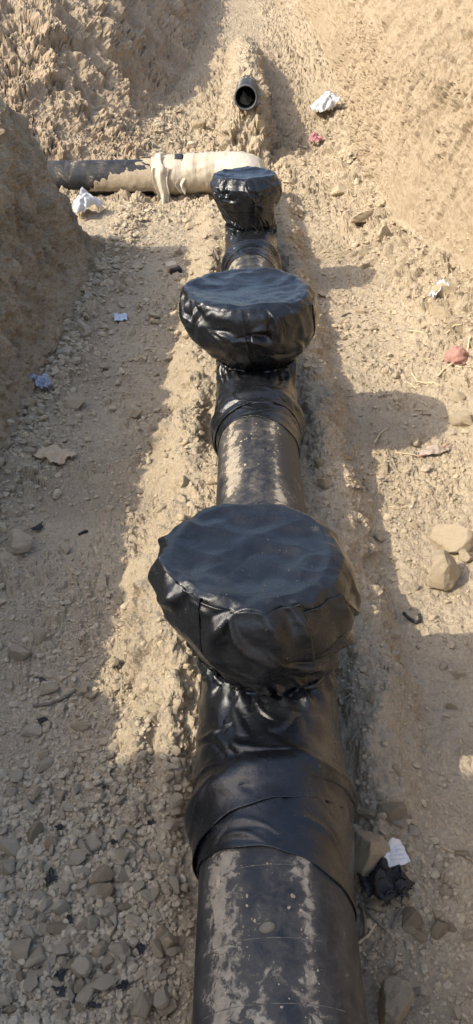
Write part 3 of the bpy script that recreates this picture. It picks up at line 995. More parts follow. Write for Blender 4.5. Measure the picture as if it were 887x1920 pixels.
bend = empty('wrapped_bend', (-0.45, 10.42, 0.26), 'pipe bend wrapped in torn whitish plastic film behind the smallest valve cap', 'pipe bend')
path = []
for k in range(26):
    path.append(Vector((-0.72 + 0.75 * k / 25, 0.03, -0.005 + 0.05 * k / 25)))
for k in range(1, 22):
    a = PI / 2 * k / 21
    path.append(Vector((0.03 + 0.42 * math.sin(a), 0.03 - 0.42 * (1 - math.cos(a)), 0.045 + 0.04 * k / 21)))
path += [Vector((0.45, -0.39 - 0.08 * k, 0.088)) for k in range(1, 9)]
rr = [0.222 + 0.004 * math.sin(k * 0.9) + 0.003 * math.sin(k * 2.3) for k in range(len(path))]
rr[0] = rr[1] = 0.21
P = tube_pts(path, rr, 72)
nn = fbm(P.reshape(-1, 3) * np.array((2.5, 1, 1)), 6, 3, 14, 0.5, True).reshape(P.shape[:2])
cen = P.mean(1, keepdims=True)
P = cen + (P - cen) * (1 + 0.06 * nn[..., None] + 0.05 * fbm(P.reshape(-1, 3), 14, 3, 19).reshape(P.shape[:2])[..., None])
grid_obj('film_wrap', P, M_FILM, bend, close=True)
# bunched collar of film with a hanging loose flap, and a torn gap showing black
cpth = [Vector((-0.62 + 0.02 * math.sin(3 * a), 0.03 + 0.235 * math.cos(a), 0.0 + 0.235 * math.sin(a))) for a in np.linspace(0, 2 * PI, 60)]
P = tube_pts(cpth, [0.032 + 0.016 * math.sin(k * 0.8) for k in range(60)], 14)
P += 0.03 * np.stack([fbm(P.reshape(-1, 3), 12, 3, s).reshape(P.shape[:2]) for s in (1, 2, 3)], -1)
grid_obj('film_collar', P, M_FILM, bend, close=True)
def flap(name, a, wdt, hgt, seed, mat, parent, lean=0.08):
    u = np.linspace(0, 1, 22)[None, :].repeat(30, 0)
    v = np.linspace(0, 1, 30)[:, None].repeat(22, 1)
    X = a[0] + (u - 0.5) * wdt * (1 - 0.35 * v) + 0.02 * np.sin(v * 6 + seed)
    Yy = a[1] - lean * v - 0.05 * np.sin(u * 9 + seed) * (0.3 + v * 0.7)
    Z = a[2] - hgt * v + 0.02 * np.sin(u * 13 + seed) * v
    P = np.stack([X, Yy, Z], -1)
    return grid_obj(name, P + 0.012 * np.stack([fbm(P.reshape(-1, 3), 14, 3, s + seed).reshape(u.shape) for s in (1, 2, 3)], -1), mat, parent, thick=0.002)
flap('film_flap', (-0.60, -0.20, 0.14), 0.20, 0.40, 3, M_FILM, bend, 0.14)
flap('film_flap', (-0.36, -0.19, 0.02), 0.13, 0.16, 8, M_FILM, bend, 0.05)
P = tube_pts([Vector((-0.40 + 0.012 * k - 0.02 * math.sin(k), 0.03, 0.012 + 0.001 * k)) for k in range(8)], [0.2345 + 0.004 * math.sin(k) for k in range(8)], 60)
P[..., 0] += 0.05 * fbm(P.reshape(-1, 3), 8, 2, 77).reshape(P.shape[:2])
grid_obj('torn_gap', P[:, 8:24], M_SCRAP, bend)

# far open pipe end
op = empty('open_pipe', (-0.02, 12.15, 0.93), 'far open black pipe end poking out of the standing soil', 'pipe', GP)
def ring_profile(keys, nth=64):
    th = np.linspace(0, 2 * PI, nth, endpoint=False)[None, :].repeat(len(keys), 0)
    k = np.array(keys)
    return np.stack([k[:, 0][:, None] * np.cos(th), k[:, 1][:, None] * np.ones_like(th), k[:, 0][:, None] * np.sin(th)], -1)
grid_obj('barrel', ring_profile([(0.150, 0.02), (0.158, 0.03), (0.158, 0.3), (0.158, 0.9)]), M_PIPE3, op, close=True, flip=True)
M_RIM = simple('pipe_rim', (0.10, 0.10, 0.105), 0.45, 0.3, 40)
grid_obj('rim', ring_profile([(0.158, 0.05), (0.163, 0.03), (0.161, 0.0), (0.146, -0.004), (0.138, 0.004), (0.137, 0.03)]), M_RIM, op, close=True)
grid_obj('bore', ring_profile([(0.137, 0.02), (0.135, 0.1), (0.133, 0.5), (0.001, 0.55)]), M_BORE, op, close=True)
op.rotation_euler = (R(2), 0, R(-2))

# ------------------------------------------------------------------ stones
def ico(sub):
    t = (1 + 5 ** 0.5) / 2
    V = [(-1, t, 0), (1, t, 0), (-1, -t, 0), (1, -t, 0), (0, -1, t), (0, 1, t), (0, -1, -t), (0, 1, -t), (t, 0, -1), (t, 0, 1), (-t, 0, -1), (-t, 0, 1)]
    F = [(0, 11, 5), (0, 5, 1), (0, 1, 7), (0, 7, 10), (0, 10, 11), (1, 5, 9), (5, 11, 4), (11, 10, 2), (10, 7, 6), (7, 1, 8),
         (3, 9, 4), (3, 4, 2), (3, 2, 6), (3, 6, 8), (3, 8, 9), (4, 9, 5), (2, 4, 11), (6, 2, 10), (8, 6, 7), (9, 8, 1)]
    V = [np.array(v, float) / np.linalg.norm(v) for v in V]
    for _ in range(sub):
        mid, nf = {}, []
        def mp(a, b):
            k = (min(a, b), max(a, b))
            if k not in mid:
                v = V[a] + V[b]
                V.append(v / np.linalg.norm(v))
                mid[k] = len(V) - 1
            return mid[k]
        for a, b, c in F:
            ab, bc, ca = mp(a, b), mp(b, c), mp(c, a)
            nf += [(a, ab, ca), (b, bc, ab), (c, ca, bc), (ab, bc, ca)]
        F = nf
    return np.array(V), np.array(F)

ICO = [ico(0), ico(1), ico(2), ico(3)]

def rock_shape(sub, seed, cut=7, rough=0.10, flat=0.8):
    rs = np.random.RandomState(seed)
    V, F = ICO[sub]
    V = V.copy()
    for _ in range(cut + 3):                               # chop facets off a ball
        nrm = rs.normal(size=3)
        nrm /= np.linalg.norm(nrm)
        dcut = rs.uniform(0.42, 0.76)
        d = V @ nrm
        V -= np.clip(d - dcut, 0, None)[:, None] * nrm * 0.92
    V *= (1 + rough * fbm(V, 1.7, 3, seed, 0.6) + ((0.075 * fbm(V, 4.0, 3, seed + 1, 0.65) + 0.03 * fbm(V, 11.0, 2, seed + 2)) if sub > 2 else (0.05 * fbm(V, 3.5, 2, seed + 1) if sub == 2 else 0)))[:, None]
    V *= np.array((rs.uniform(0.85, 1.2), rs.uniform(0.75, 1.0), flat * rs.uniform(0.8, 1.05)))
    return V / np.abs(V).max(), F

def rock_mesh(name, seed, mat, sub=3, **kw):
    V, F = rock_shape(sub, seed, **kw)
    return make_mesh(name, V, None, F, False, mat)

G_ROCK = 'larger rocks and clods lying in the trench'
def rock(px, py, w_px, h_px, label, mat=M_STONE, seed=0, sink=0.30, rot=None, name='stone', cut=8, rough=0.12):
    p = at(px, py + h_px * 0.22)
    s = pxm(p)
    rx = w_px * s / 2 * 1.15
    rz = h_px * s / 2 * 1.22
    o = obj(name, rock_mesh(name, 900 + seed, mat, 3, cut=cut, rough=rough, flat=1.0))
    o.scale = (rx, (rx + rz) * 0.5, rz)
    o.rotation_euler = (random.uniform(-0.15, 0.15), random.uniform(-0.15, 0.15), random.uniform(-0.5, 0.5) if rot is None else rot)
    o.location = (p.x, p.y, p.z + rz * (1 - 2 * sink))
    return tag(o, label, 'clod' if mat in (M_CLOD, M_BROWN) else 'stone', G_ROCK)

rock(845, 1013, 68, 58, 'pale sunlit tan rock, upper of the two big rocks at right', M_CLOD, 1)
rock(833, 1073, 66, 72, 'rounded rock cut by the shadow line, lower of the two big rocks at right', M_CLOD, 2)
rock(874, 1042, 34, 20, 'flat pale clod between the two big rocks and the right edge', M_CLOD, 3)
rock(777, 986, 17, 19, 'small pale pebble on the shadow line above the two big rocks', M_CLOD, 4)
rock(868, 786, 46, 36, 'smooth tan clod at the right edge above the red edged wrapper', M_CLOD, 5)
rock(857, 742, 30, 22, 'brown clod between the rose cloth and the smooth tan clod', M_CLOD, 25)
rock(37, 1016, 54, 50, 'biggest grey rock in the shade at the left edge', M_STONE, 6, rough=0.08)
rock(40, 1223, 40, 40, 'grey rock in shade at the left edge, below the biggest grey rock', M_STONE, 7)
rock(321, 1766, 36, 38, 'pale sunlit rock beside the nearest bare pipe at the gravel edge', M_CLOD, 8, sink=0.2)
rock(254, 778, 26, 24, 'lone pale stone sitting on the shadow line left of the middle valve', M_CLOD, 9, sink=0.15)
rock(690, 1592, 78, 118, 'tall slab of tan clay leaning by the nearest pipe next to black sheet', M_CLOD, 10, sink=0.32, rot=0.1, cut=5, rough=0.08)
rock(733, 1517, 54, 36, 'brown clod behind the tall clay slab', M_BROWN, 11)
rock(744, 1541, 26, 18, 'small rounded pale stone above the printed white label', M_STONE, 12)
rock(690, 1524, 36, 34, 'brown clod touching the wrapped sleeve above the tall clay slab', M_BROWN, 13)
rock(735, 1874, 66, 92, 'lumpy pale block of clay at the bottom edge right of the pipe', M_CLOD, 14, cut=4, rough=0.2, rot=0.05)
rock(773, 1722, 40, 50, 'rounded brown clod at the edge of the black sheet', M_BROWN, 15)
rock(141, 755, 42, 32, 'tan clod in shade below the bluish film', M_CLOD, 16)
rock(124, 661, 30, 32, 'grey clod at the foot of the left bank above the bluish film', M_STONE, 17)
rock(57, 850, 32, 26, 'grey stone in the shade left of the torn card', M_STONE, 18)
rock(190, 1641, 44, 46, 'dark olive stone, largest of the three flat stones in the gravel', M_BROWN, 19)
rock(226, 1640, 36, 24, 'grey flat stone, right one of the three flat stones in the gravel', M_STONE, 20)
rock(202, 1668, 32, 34, 'olive stone, lowest of the three flat stones in the gravel', M_BROWN, 21)
rock(152, 1813, 44, 50, 'biggest angular grey stone in the middle of the gravel heap', M_STONE, 22)
rock(110, 1736, 38, 26, 'reddish brown wedge stone in the gravel heap', M_BROWN, 23)
rock(270, 1888, 42, 50, 'grey stone at the bottom edge beside the pale soil', M_STONE, 24)
rock(375, 237, 28, 24, 'dark boulder in the shade under the far mound', M_BROWN, 26)
rock(832, 545, 50, 34, 'brown clod at the foot of the right wall beside the white tissue', M_CLOD, 27)
rock(828, 590, 40, 28, 'brown clod just below the white tissue', M_CLOD, 28)
rock(716, 440, 36, 36, 'big jutting clod in the rubble below the right wall', M_CLOD, 29)
rock(684, 408, 60, 26, 'long clod in the rubble right of the smallest valve', M_CLOD, 30)
rock(640, 360, 40, 24, 'clod above the long clod in the rubble', M_CLOD, 31)
rock(305, 955, 34, 22, 'sunlit lump left of the bare pipe behind the largest cap', M_CLOD, 32)
rock(345, 905, 42, 34, 'knobbly sunlit clod against the short bare pipe', M_CLOD, 33, rough=0.25)
rock(610, 905, 30, 40, 'crusty sunlit clod right of the short bare pipe', M_CLOD, 34, rough=0.3)
rock(600, 868, 24, 26, 'small crusty clod above another one right of the short bare pipe', M_CLOD, 35, rough=0.3)
rock(76, 1275, 26, 14, 'dark flat stone in the left shade', M_DARKSTONE, 36)
rock(860, 1265, 22, 20, 'rounded stone in the small sunlit patch at the right edge', M_CLOD, 37)
rock(790, 1858, 22, 22, 'small stone beside the lumpy clay block', M_STONE, 38)
rock(838, 1672, 22, 24, 'pale round stone on bare soil right of the black sheet', M_STONE, 39)
rock(612, 1845 - 390, 2, 2, 'tiny grit by the sleeve', M_STONE, 40) if False else None

# loose stones: the ones that show largest are objects, the rest two meshes of stuff
def scatter():
    rs = np.random.RandomState(11)
    N = 156000
    y = 0.6 + (rs.uniform(0, 1, N) ** 1.9) * 14.0
    half = 0.41 * (y * 0.826 + 1.35)
    x = CAM_LOC.x + rs.uniform(-1, 1, N) * half
    dl, dr = left_foot(y) - x, x - right_foot(y)
    Q = np.stack([x, y, 0 * x], 1)
    cl = fbm(Q, 1.6, 3, 201)
    cl2 = fbm(Q, 5.0, 2, 205)
    heap = ss(1.95, 1.55, y + 0.30 * cl) * ss(-0.24, -0.30, x) * (1 - 0.9 * ss(1.12, 0.95, y) * ss(-0.55, -0.35, x))
    patch2 = 1.3 * np.exp(-((y - 2.25) / 0.5) ** 2) * ss(-0.36, -0.48, x)
    den = 0.20 + 0.35 * ss(-0.05, 0.35, cl + 0.5 * cl2) + 1.0 * heap + 0.45 * patch2
    den = np.where(x > 0, 0.13 + 0.45 * ss(0.0, 0.4, cl + 0.4 * cl2), den)
    den = den + 0.5 * np.exp(-((y - 1.35) / 0.35) ** 2) * ss(0.25, 0.3, x) * ss(0.62, 0.45, x)
    den += 0.45 * ss(-0.45, -0.1, dl) + 0.40 * ss(-0.6, -0.1, dr)
    den = np.where(heap > 0.3, den * 1.0, den * 0.85)
    keep = (rs.uniform(0, 1, N) < den) & (dl < 0.02) & (dr < 0.05) & (np.abs(x) > 0.215) & ~((y > 11.6) & (np.abs(x) < 0.4)) & ~((y > 10.0) & (y < 10.85) & (x < 0.4))
    x, y, heap, dl, dr, cl = x[keep], y[keep], heap[keep], dl[keep], dr[keep], cl[keep]
    n = len(x)
    r = 0.0026 + rs.gamma(1.15, 0.0023, n)
    r = r * (1 + 0.50 * heap * rs.uniform(0.0, 1.7, n))
    r = np.where(rs.uniform(0, 1, n) < np.where(heap > 0.3, 0.03, 0.055), r * rs.uniform(2.0, 3.2, n), r)
    r = r * (1 + 0.9 * ss(2.5, 6.0, y) + 0.9 * ss(6, 12, y)) * (1 + 0.5 * ss(-0.4, -0.1, dl) * (y > 2))
    r = np.minimum(r, 0.028 + 0.004 * y)
    return x, y, r, heap

SX, SY, SR, SH = scatter()
SZ = ground(SX, SY)
zc_ = (SY) * math.cos(PITCH) + (CAM_LOC.z - SZ) * math.sin(PITCH)
sz_px = 2 * SR / zc_ * F_PX
ix = 443.5 + ((SX - CAM_LOC.x) * math.cos(YAW) + SY * math.sin(YAW)) / zc_ * F_PX
iy = 960 + F_PX * ((CAM_LOC.z - SZ) * math.cos(PITCH) - SY * math.sin(PITCH)) / zc_
frame = (ix > 8) & (ix < 879) & (iy > 0) & (iy < 1908)
# stones behind the pipe or the caps do not count as seen
hid = ((np.abs(ix - 510) < 158) & (iy > 1280)) | ((np.abs(ix - 480) < 205) & (iy > 930) & (iy < 1300)) | ((np.abs(ix - 466) < 135) & (iy > 490) & (iy < 690)) | ((np.abs(ix - 485) < 82) & (iy > 650) & (iy < 960))
vis = np.where(frame & ~hid)[0]
order = vis[np.argsort(-sz_px[vis])][:255]
is_obj = np.zeros(len(SX), bool)
is_obj[order] = True
rs = np.random.RandomState(5)
shapes = {}
for mi, mt in enumerate((M_STONE, M_CLOD, M_BROWN)):
    shapes[mi] = [rock_mesh('stone', 300 + 20 * mi + k, mt, 2, cut=9, rough=0.05) for k in range(9)]
LEFT_HEAP = ('rounded grey brown stone in the loose gravel heap left of the nearest pipe', 'stones of the gravel heap beside the nearest pipe')
ZONES = {
    'heap': LEFT_HEAP,
    'shade': ('small clod on the shaded trench floor along the left bank', 'clods on the shaded left trench floor'),
    'strip': ('small pale clod on the sunlit strip left of the valves', 'clods on the sunlit strip left of the valves'),
    'right': ('small brown clod in the shade right of the pipeline', 'clods in the shade right of the pipeline'),
    'sunright': ('small sunlit clod on the soil toward the right wall', 'clods on the sunlit soil below the right wall'),
    'far': ('clod in the rubble beyond the smallest valve', 'clods in the rubble beyond the smallest valve')}
for i in order:
    xx, yy = SX[i], SY[i]
    if yy > 8.3:
        zn = 'far'
    elif xx < 0:
        zn = 'heap' if SH[i] > 0.3 else ('shade' if xx < -0.76 or yy < 1.7 else 'strip')
    else:
        zn = 'right' if xx < 0.80 else 'sunright'
    mi = {'heap': rs.choice([0, 0, 0, 0, 0, 0, 1, 2]), 'shade': rs.choice([0, 0, 1]), 'strip': 1, 'right': rs.choice([0, 1, 2]), 'sunright': rs.choice([1, 1, 0]), 'far': 1}[zn]
    o = bpy.data.objects.new('stone', shapes[mi][rs.randint(9)])
    COL.objects.link(o)
    s = SR[i]
    o.scale = (s * rs.uniform(0.9, 1.25), s * rs.uniform(0.8, 1.1), s * rs.uniform(0.75, 1.0))
    o.rotation_euler = (rs.normal(0, 0.35), rs.normal(0, 0.35), rs.uniform(0, 6.28))
    o.location = (xx, yy, SZ[i] + s * rs.uniform(0.25, 0.6))
    lab = ZONES[zn][0]
    if zn == 'heap':
        big_ = sz_px[i] > 27
        tone = ('grey', 'tan', 'brown')[mi]
        if ix[i] > 300:
            lab = tone + ' stone of the heap lying right against the nearest bare pipe'
        elif iy[i] > 1820:
            lab = tone + ' stone along the bottom edge of the picture, in the gravel heap'
        elif iy[i] < 1640:
            lab = tone + ' stone in the thin upper fringe of the gravel heap'
        elif ix[i] < 60:
            lab = tone + ' stone of the gravel heap at the left edge of the picture'
        elif ix[i] > 215:
            lab = tone + ' stone between the middle of the gravel heap and the nearest pipe'
        else:
            lab = tone + ' stone in the middle of the gravel heap around the biggest angular stone'
        lab = ('larger ' if big_ else 'smaller ') + lab
    tag(o, lab, 'stone', ZONES[zn][1])

def joined(name, idx, sub, seed, mats_pick, mat):
    rs = np.random.RandomState(seed)
    base = [rock_shape(sub, 500 + k, cut=5, rough=0.06) for k in range(14)]
    nv, F = len(base[0][0]), base[0][1]
    n = len(idx)
    B = np.array([b[0] for b in base])[rs.randint(0, 14, n)]
    a = rs.uniform(0, 2 * PI, n)
    tl = rs.normal(0, 0.4, (n, 2))
    ca, sa = np.cos(a)[:, None], np.sin(a)[:, None]
    s = SR[idx][:, None] * rs.uniform(0.85, 1.2, (n, 1))
    X = (B[..., 0] * ca - B[..., 1] * sa)
    Y = (B[..., 0] * sa + B[..., 1] * ca)
    Z = B[..., 2] + X * tl[:, :1] * 0.5 + Y * tl[:, 1:] * 0.5
    P = np.stack([X * s + SX[idx][:, None], Y * s + SY[idx][:, None], Z * s * 0.85 + SZ[idx][:, None] + s * rs.uniform(0.15, 0.5, (n, 1))], -1)
    T = (F[None] + (np.arange(n) * nv)[:, None, None]).reshape(-1, 3)
    o = obj(name, make_mesh(name, P.reshape(-1, 3), None, T, False, mat))
    return tag(o, kind='stuff')

rest = np.where(~is_obj)[0]
pick = np.random.RandomState(9).uniform(0, 1, len(rest))
greyish = (SH[rest] > 0.3) & (pick < 0.75) | (SX[rest] < -0.7) & (pick < 0.55) | (pick < 0.12)
large = sz_px[rest] > 9
for msk, nm, lab, mt in ((greyish, 'gravel', 'loose grey gravel spread over the trench floor', M_STONE), (~greyish, 'soil_crumbs', 'loose tan crumbs of soil spread over the trench floor', M_CLOD)):
    for lg, sb in ((True, 1), (False, 0)):
        idx = rest[msk & (large == lg)]
        if len(idx):
            o = joined(nm, idx, sb, 17 + sb, None, mt)
            tag(o, ('coarser ' if lg else 'fine ') + lab, 'gravel')

# ------------------------------------------------------------------ litter
def sheet(name, px, py, w_px, h_px, mat, label, cat, seed=0, crumple=0.3, rot=0.0, lift=0.01, thick=0.0012, outline=None, parent=None, uvflat=False, bulge=0.0):
    """a crumpled sheet lying on the ground; w_px, h_px are its size in photograph pixels"""
    p = at(px, py)
    s = pxm(p)
    dep = math.asin(max(0.2, min(1, (CAM_LOC.z - p.z) / (CAM_LOC - p).length)))
    W, L = w_px * s, h_px * s / (math.sin(dep) if bulge == 0 else max(math.sin(dep), 0.62))
    if bulge > 0:
        W, L = W * 0.85, L * 0.85
    n = 26
    u = np.linspace(-0.5, 0.5, n)[None, :].repeat(n, 0)
    v = np.linspace(-0.5, 0.5, n)[:, None].repeat(n, 1)
    uvs = np.stack([u + 0.5, v + 0.5], -1)
    # torn outline
    a = np.arctan2(v, u)
    m = np.maximum(np.abs(u), np.abs(v)) * 2
    if bulge > 0:
        rr_ = np.sqrt(u * u + v * v) + 1e-9
        k_ = np.maximum(np.abs(u), np.abs(v)) / rr_
        u, v = u * (0.25 + 0.75 * k_) * 1.1, v * (0.25 + 0.75 * k_) * 1.1
    edge = 1 + (0.0 if outline is None else outline) * (0.6 * np.sin(3 * a + seed) + 0.4 * np.sin(7 * a + 2 * seed))
    X, Y = u * W * edge, v * L * edge
    F = np.stack([u * 3, v * 3, np.full_like(u, seed * 1.3)], -1).reshape(-1, 3)
    amp = crumple * min(W, L)
    nz = (fbm(F, 1.1, 3, seed, 0.5, True).reshape(u.shape) + 0.5) * 0.5
    nx = fbm(F, 1.3, 3, seed + 5).reshape(u.shape)
    ny = fbm(F, 1.3, 3, seed + 9).reshape(u.shape)
    X = X + nx * amp * 0.45
    Y = Y + ny * amp * 0.45
    c, s_ = math.cos(rot), math.sin(rot)
    X, Y = X * c - Y * s_, X * s_ + Y * c
    gzv = ground((X + p.x).ravel(), (Y + p.y).ravel()).reshape(X.shape) - p.z
    gzv = np.clip(gzv, -0.05, 0.02 + 0.12 * min(W, L))
    gs = gzv.copy()
    for _ in range(6):
        gs[1:-1, 1:-1] = (gs[:-2, 1:-1] + gs[2:, 1:-1] + gs[1:-1, :-2] + gs[1:-1, 2:]) / 4
    Z = np.maximum(gs, gzv) + lift + nz * amp + bulge * min(W, L) * np.clip(1 - m ** 2, 0, 1)
    o = grid_obj(name, np.stack([X, Y, Z], -1), mat, parent, thick=thick, uvs=uvs)
    o.location = p
    if label:
        tag(o, label, cat)
    return o

sheet('plastic_bag', 608, 216, 58, 34, M_WHITE, 'white crumpled plastic bag on the soil near the right wall foot', 'bag', 3, 0.55, 0.5, 0.03, outline=0.12, bulge=0.35)
sheet('rag', 591, 274, 24, 14, M_PINK, 'small bright pink rag on sunlit soil below the white plastic bag', 'rag', 4, 0.8, 0.4, 0.03, outline=0.2, bulge=0.4)
bg_ = sheet('plastic_bag', 161, 400, 46, 52, M_WHITE, 'white bag with a blue lower edge in front of the cross pipe', 'bag', 6, 0.6, -0.3, 0.04, outline=0.12, bulge=0.5)
sheet('paper_scrap', 227, 601, 24, 10, M_BLUEPALE, 'small pale blue paper scrap on the shaded floor', 'paper', 7, 0.25, 0.2, 0.015)
sheet('film_scrap', 82, 732, 30, 34, M_CLEARBLUE, 'crumpled bluish clear film at the foot of the left bank', 'plastic film', 8, 0.8, 0.7, 0.015, outline=0.25, bulge=0.2)
sheet('card_piece', 108, 856, 66, 24, M_CARD, 'torn flat tan card on the shaded floor at left', 'cardboard', 9, 0.22, -0.45, 0.012, 0.002, outline=0.09)
sheet('tissue', 820, 561, 30, 20, M_WHITE, 'crumpled white tissue near the right edge by the wall foot', 'tissue', 10, 0.9, 0.2, 0.02, outline=0.15, bulge=0.5)
sheet('label', 737, 1613, 48, 36, M_LABEL, 'torn white printed label lying on the black sheet', 'label', 12, 0.10, 0.35, 0.035, outline=0.08)
sheet('black_sheet', 722, 1668, 100, 62, M_SCRAP, 'crumpled black sheet beside the tall clay slab', 'plastic sheet', 13, 0.75, -0.1, 0.004, outline=0.10, bulge=0.06)
wr = sheet('wrapper', 812, 851, 64, 17, M_WRAPPER, 'dusty clear wrapper with a red edge lying in the sun', 'wrapper', 14, 0.25, 0.22, 0.012, outline=0.1, bulge=0.2)

def crumpled_cloth(px, py, w_px, h_px, mat, label, seed):
    p = at(px, py + h_px * 0.2)
    s = pxm(p)
    V, F = ICO[3]
    V = V.copy()
    rg = fbm(V, 1.5, 3, seed, 0.55, True)
    V = V * (0.82 + 0.33 * rg + 0.25 * fbm(V, 2.7, 2, seed + 4))[:, None]
    V[:, 2] = np.where(V[:, 2] < 0, V[:, 2] * 0.35, V[:, 2])
    o = obj('cloth', make_mesh('cloth', V * np.array((w_px * s / 2, w_px * s / 2, h_px * s / 2)), None, F, True, mat))
    o.location = (p.x, p.y, p.z + 0.012)
    return tag(o, label, 'cloth')
crumpled_cloth(855, 667, 44, 46, M_ROSE, 'crumpled dusty rose cloth on the sunlit soil at right', 21)

def near_tube(name, pix, r_px, mat, label, cat, group=None, lift=1.0, parent=None):
    pts = []
    for (px, py) in pix:
        p = at(px, py)
        pts.append(p)
    s = pxm(pts[0])
    r = r_px * s / 2
    org = pts[0].copy()
    path = []
    for a, b in zip(pts[:-1], pts[1:]):
        for k in range(5):
            q = a.lerp(b, k / 5)
            q.z = max(q.z, gz(q.x, q.y)) + r * lift
            path.append(q - org)
    path.append(pts[-1] - org + Vector((0, 0, r * lift)))
    rad = [r * (0.9 + 0.15 * math.sin(k * 1.9)) for k in range(len(path))]
    o = tube_obj(name, path, rad, mat, parent, 7)
    o.location = org
    if label:
        tag(o, label, cat, group)
    return o

near_tube('rubber_strip', [(756, 1152), (768, 1163), (780, 1171), (788, 1166), (786, 1155)], 7, M_SCRAP, 'bent black rubber strip on the shaded soil right of the largest cap', 'strip')
near_tube('black_scrap', [(148, 1005), (155, 1001), (164, 998)], 6, M_SCRAP, 'short black scrap on the shaded floor near the left rock', 'scrap')
near_tube('stick', [(402, 476), (407, 488), (411, 497)], 6, M_TWIG, 'dark stick leaning behind the middle valve cap', 'stick', lift=3.0)
near_tube('leaf_blade', [(62, 1326), (92, 1322), (118, 1312), (144, 1296)], 7, M_TWIG, 'long dark withered leaf blade on the left floor', 'leaf')
near_tube('stick', [(247, 1578), (268, 1598), (292, 1620)], 7, M_TWIG, 'grey stick lying along the shadow line above the gravel', 'stick')
near_tube('stick', [(325, 1525), (338, 1534), (352, 1544)], 6, M_TWIG, 'short stick in the sun touching the sleeve', 'stick')
near_tube('straw', [(170, 1724), (185, 1732), (213, 1741)], 4, M_STRAW, 'pale curved straw across the middle of the gravel heap', 'straw')
near_tube('stick', [(172, 1838), (181, 1820), (188, 1804)], 6, M_TWIG, 'thin grey stick standing out of the gravel below the biggest stone', 'stick')
near_tube('stick', [(672, 1700), (700, 1725), (722, 1747)], 7, M_TWIG, 'longer grey stick lying below the black sheet', 'stick', lift=2.0)
near_tube('stick', [(680, 1712), (684, 1735), (684, 1765)], 7, M_TWIG, 'upright grey stick by the pipe, crossing the longer stick', 'stick', lift=2.0)
near_tube('straw', [(671, 1772), (690, 1757), (704, 1735)], 6, M_STRAW, 'pale straw crossing under the two grey sticks', 'straw', lift=2.0)
near_tube('stick', [(735, 1742), (750, 1710), (762, 1690)], 6, M_TWIG, 'brown stick on the right side of the black sheet', 'stick')
near_tube('straw', [(830, 1590), (855, 1602), (882, 1613)], 4, M_STRAW, 'thin straw near the right edge level with the printed label', 'straw')
near_tube('straw', [(770, 700), (782, 717), (800, 721), (826, 725)], 4, M_STRAW, 'long bent straw across the middle valve shadow', 'straw')
near_tube('root', [(820, 708), (834, 694), (852, 688), (866, 692)], 5, M_STRAW, 'pale root below the rose cloth', 'root')
near_tube('root', [(876, 662), (879, 640), (884, 630)], 5, M_STRAW, 'pale root curling up behind the rose cloth', 'root')
near_tube('straw', [(702, 832), (712, 815), (728, 806)], 4, M_STRAW, 'curved straw below the middle valve shadow', 'straw')
near_tube('straw', [(766, 622), (780, 623), (795, 626)], 4, M_STRAW, 'pale straw on sunlit soil left of the brown clod by the wall', 'straw')
near_tube('straw', [(836, 628), (850, 614), (866, 610)], 4, M_STRAW, 'thin root below the clod by the white tissue', 'root')
near_tube('straw', [(740, 850), (770, 853), (792, 858)], 3, M_STRAW, 'straw in the sun leading to the red edged wrapper', 'straw')
near_tube('straw', [(245, 676), (258, 676), (270, 674)], 4, M_STRAW, 'short pale straw on the shaded floor below the blue scrap', 'straw')
near_tube('straw', [(714, 1108), (718, 1102), (727, 1112)], 4, M_STRAW, 'tiny forked straw right of the largest cap', 'straw')
near_tube('red_edge', [(782, 864), (812, 855), (842, 838)], 2.5, M_RED, 'thin red plastic strip along the wrapper', 'strip', lift=6.0)

# short straws and rootlets in the shade right of the short pipe: all alike
rs = np.random.RandomState(31)
for k in range(34):
    if k < 20:
        px, py = rs.uniform(640, 745), rs.uniform(850, 985)
    else:
        px, py = rs.uniform(620, 800), rs.uniform(560, 900)
    a = rs.uniform(-0.5, 0.7)
    l = rs.uniform(10, 24)
    near_tube('straw', [(px, py), (px + l * 0.5 * math.cos(a), py + l * 0.5 * math.sin(a) + rs.uniform(-2, 2)), (px + l * math.cos(a), py + l * math.sin(a))],
              rs.uniform(2, 3.4), M_STRAW if rs.rand() < 0.7 else M_TWIG, 'short dry straw on the soil right of the short bare pipe', 'straw', 'dry straws right of the pipeline')

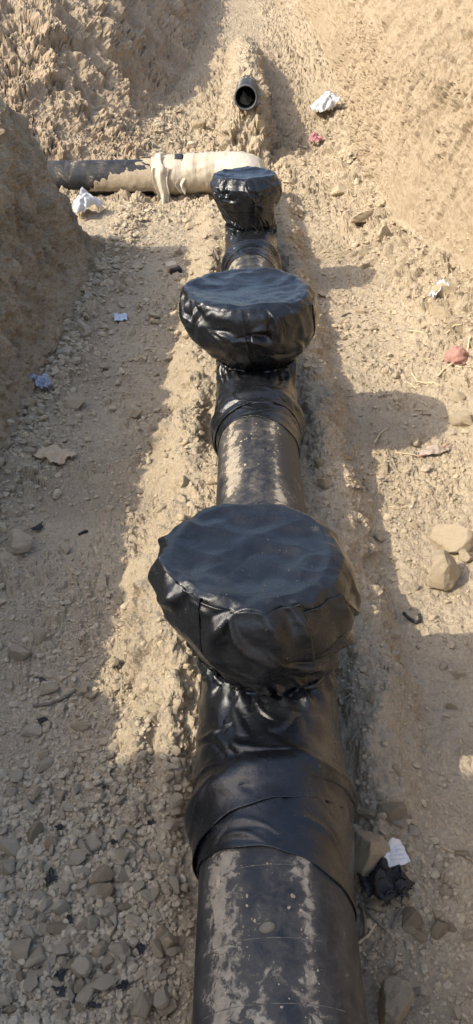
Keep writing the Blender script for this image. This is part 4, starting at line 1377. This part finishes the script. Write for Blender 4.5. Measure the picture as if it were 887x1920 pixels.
# scraps of black membrane in the gravel
SCRAP_AT = ['black membrane scrap just below the biggest angular stone of the gravel heap', 'longest black membrane scrap near the bottom of the gravel heap', 'lowest thin black membrane scrap in the gravel heap',
            'tall black membrane scrap between the gravel heap and the bottom corner stone', 'black membrane scrap left of the pale sunlit rock by the pipe', 'crinkled black membrane scrap touching the biggest angular stone of the heap',
            'black membrane scrap in the upper fringe of the gravel heap', 'tiny black membrane scrap beside the reddish brown wedge stone', 'flat black membrane scrap toward the left edge of the gravel heap',
            'tiny black membrane scrap at the end of the pale curved straw', 'black membrane scrap by the shadow line above the gravel heap', 'black membrane scrap directly above the three flat stones',
            'lone black membrane scrap on bare shaded soil above the gravel', 'small black membrane scrap on the left floor below the withered leaf blade', 'black membrane scrap right beside the biggest grey rock']
for k, (px, py, w_, h_) in enumerate([(112, 1862, 34, 18), (150, 1868, 40, 16), (178, 1888, 36, 12), (232, 1851, 20, 26), (265, 1782, 22, 18), (115, 1832, 26, 20), (96, 1650, 32, 22),
                                      (130, 1728, 16, 18), (62, 1838, 26, 12), (212, 1738, 16, 12), (284, 1548, 14, 14), (215, 1582, 14, 14), (112, 1556, 16, 14), (80, 1355, 20, 14), (72, 995, 20, 16)]):
    sheet('membrane_scrap', px, py, w_ * 0.7, h_ * 0.7, M_SCRAP, SCRAP_AT[k], 'scrap', 40 + k, 0.55, rs.uniform(0, 3), 0.008, outline=0.3)['group'] = 'black membrane scraps left of the pipe'

# small foam block with one dark side
p = at(324, 512)
s = pxm(p)
fb = empty('foam_block', p, 'small pale foam block with a black side on the shaded floor edge', 'foam block')
def box(name, c, h, mat, parent, seed):
    V, F = ICO[2]
    B = np.sign(V) * np.abs(V) ** 0.22
    B = B / np.abs(B).max() * (1 + 0.05 * fbm(V, 2, 2, seed))[:, None]
    return obj(name, make_mesh(name, B * np.array(h) + np.array(c), None, F, True, mat), parent)
box('block', (0, 0.02, 0.055), (10 * s, 9 * s, 7 * s), M_FOAM, fb, 3)
box('coating', (0.02, -0.02, 0.035), (11 * s, 8 * s, 5 * s), M_SCRAP, fb, 5)
fb.rotation_euler = (0.1, -0.08, 0.35)
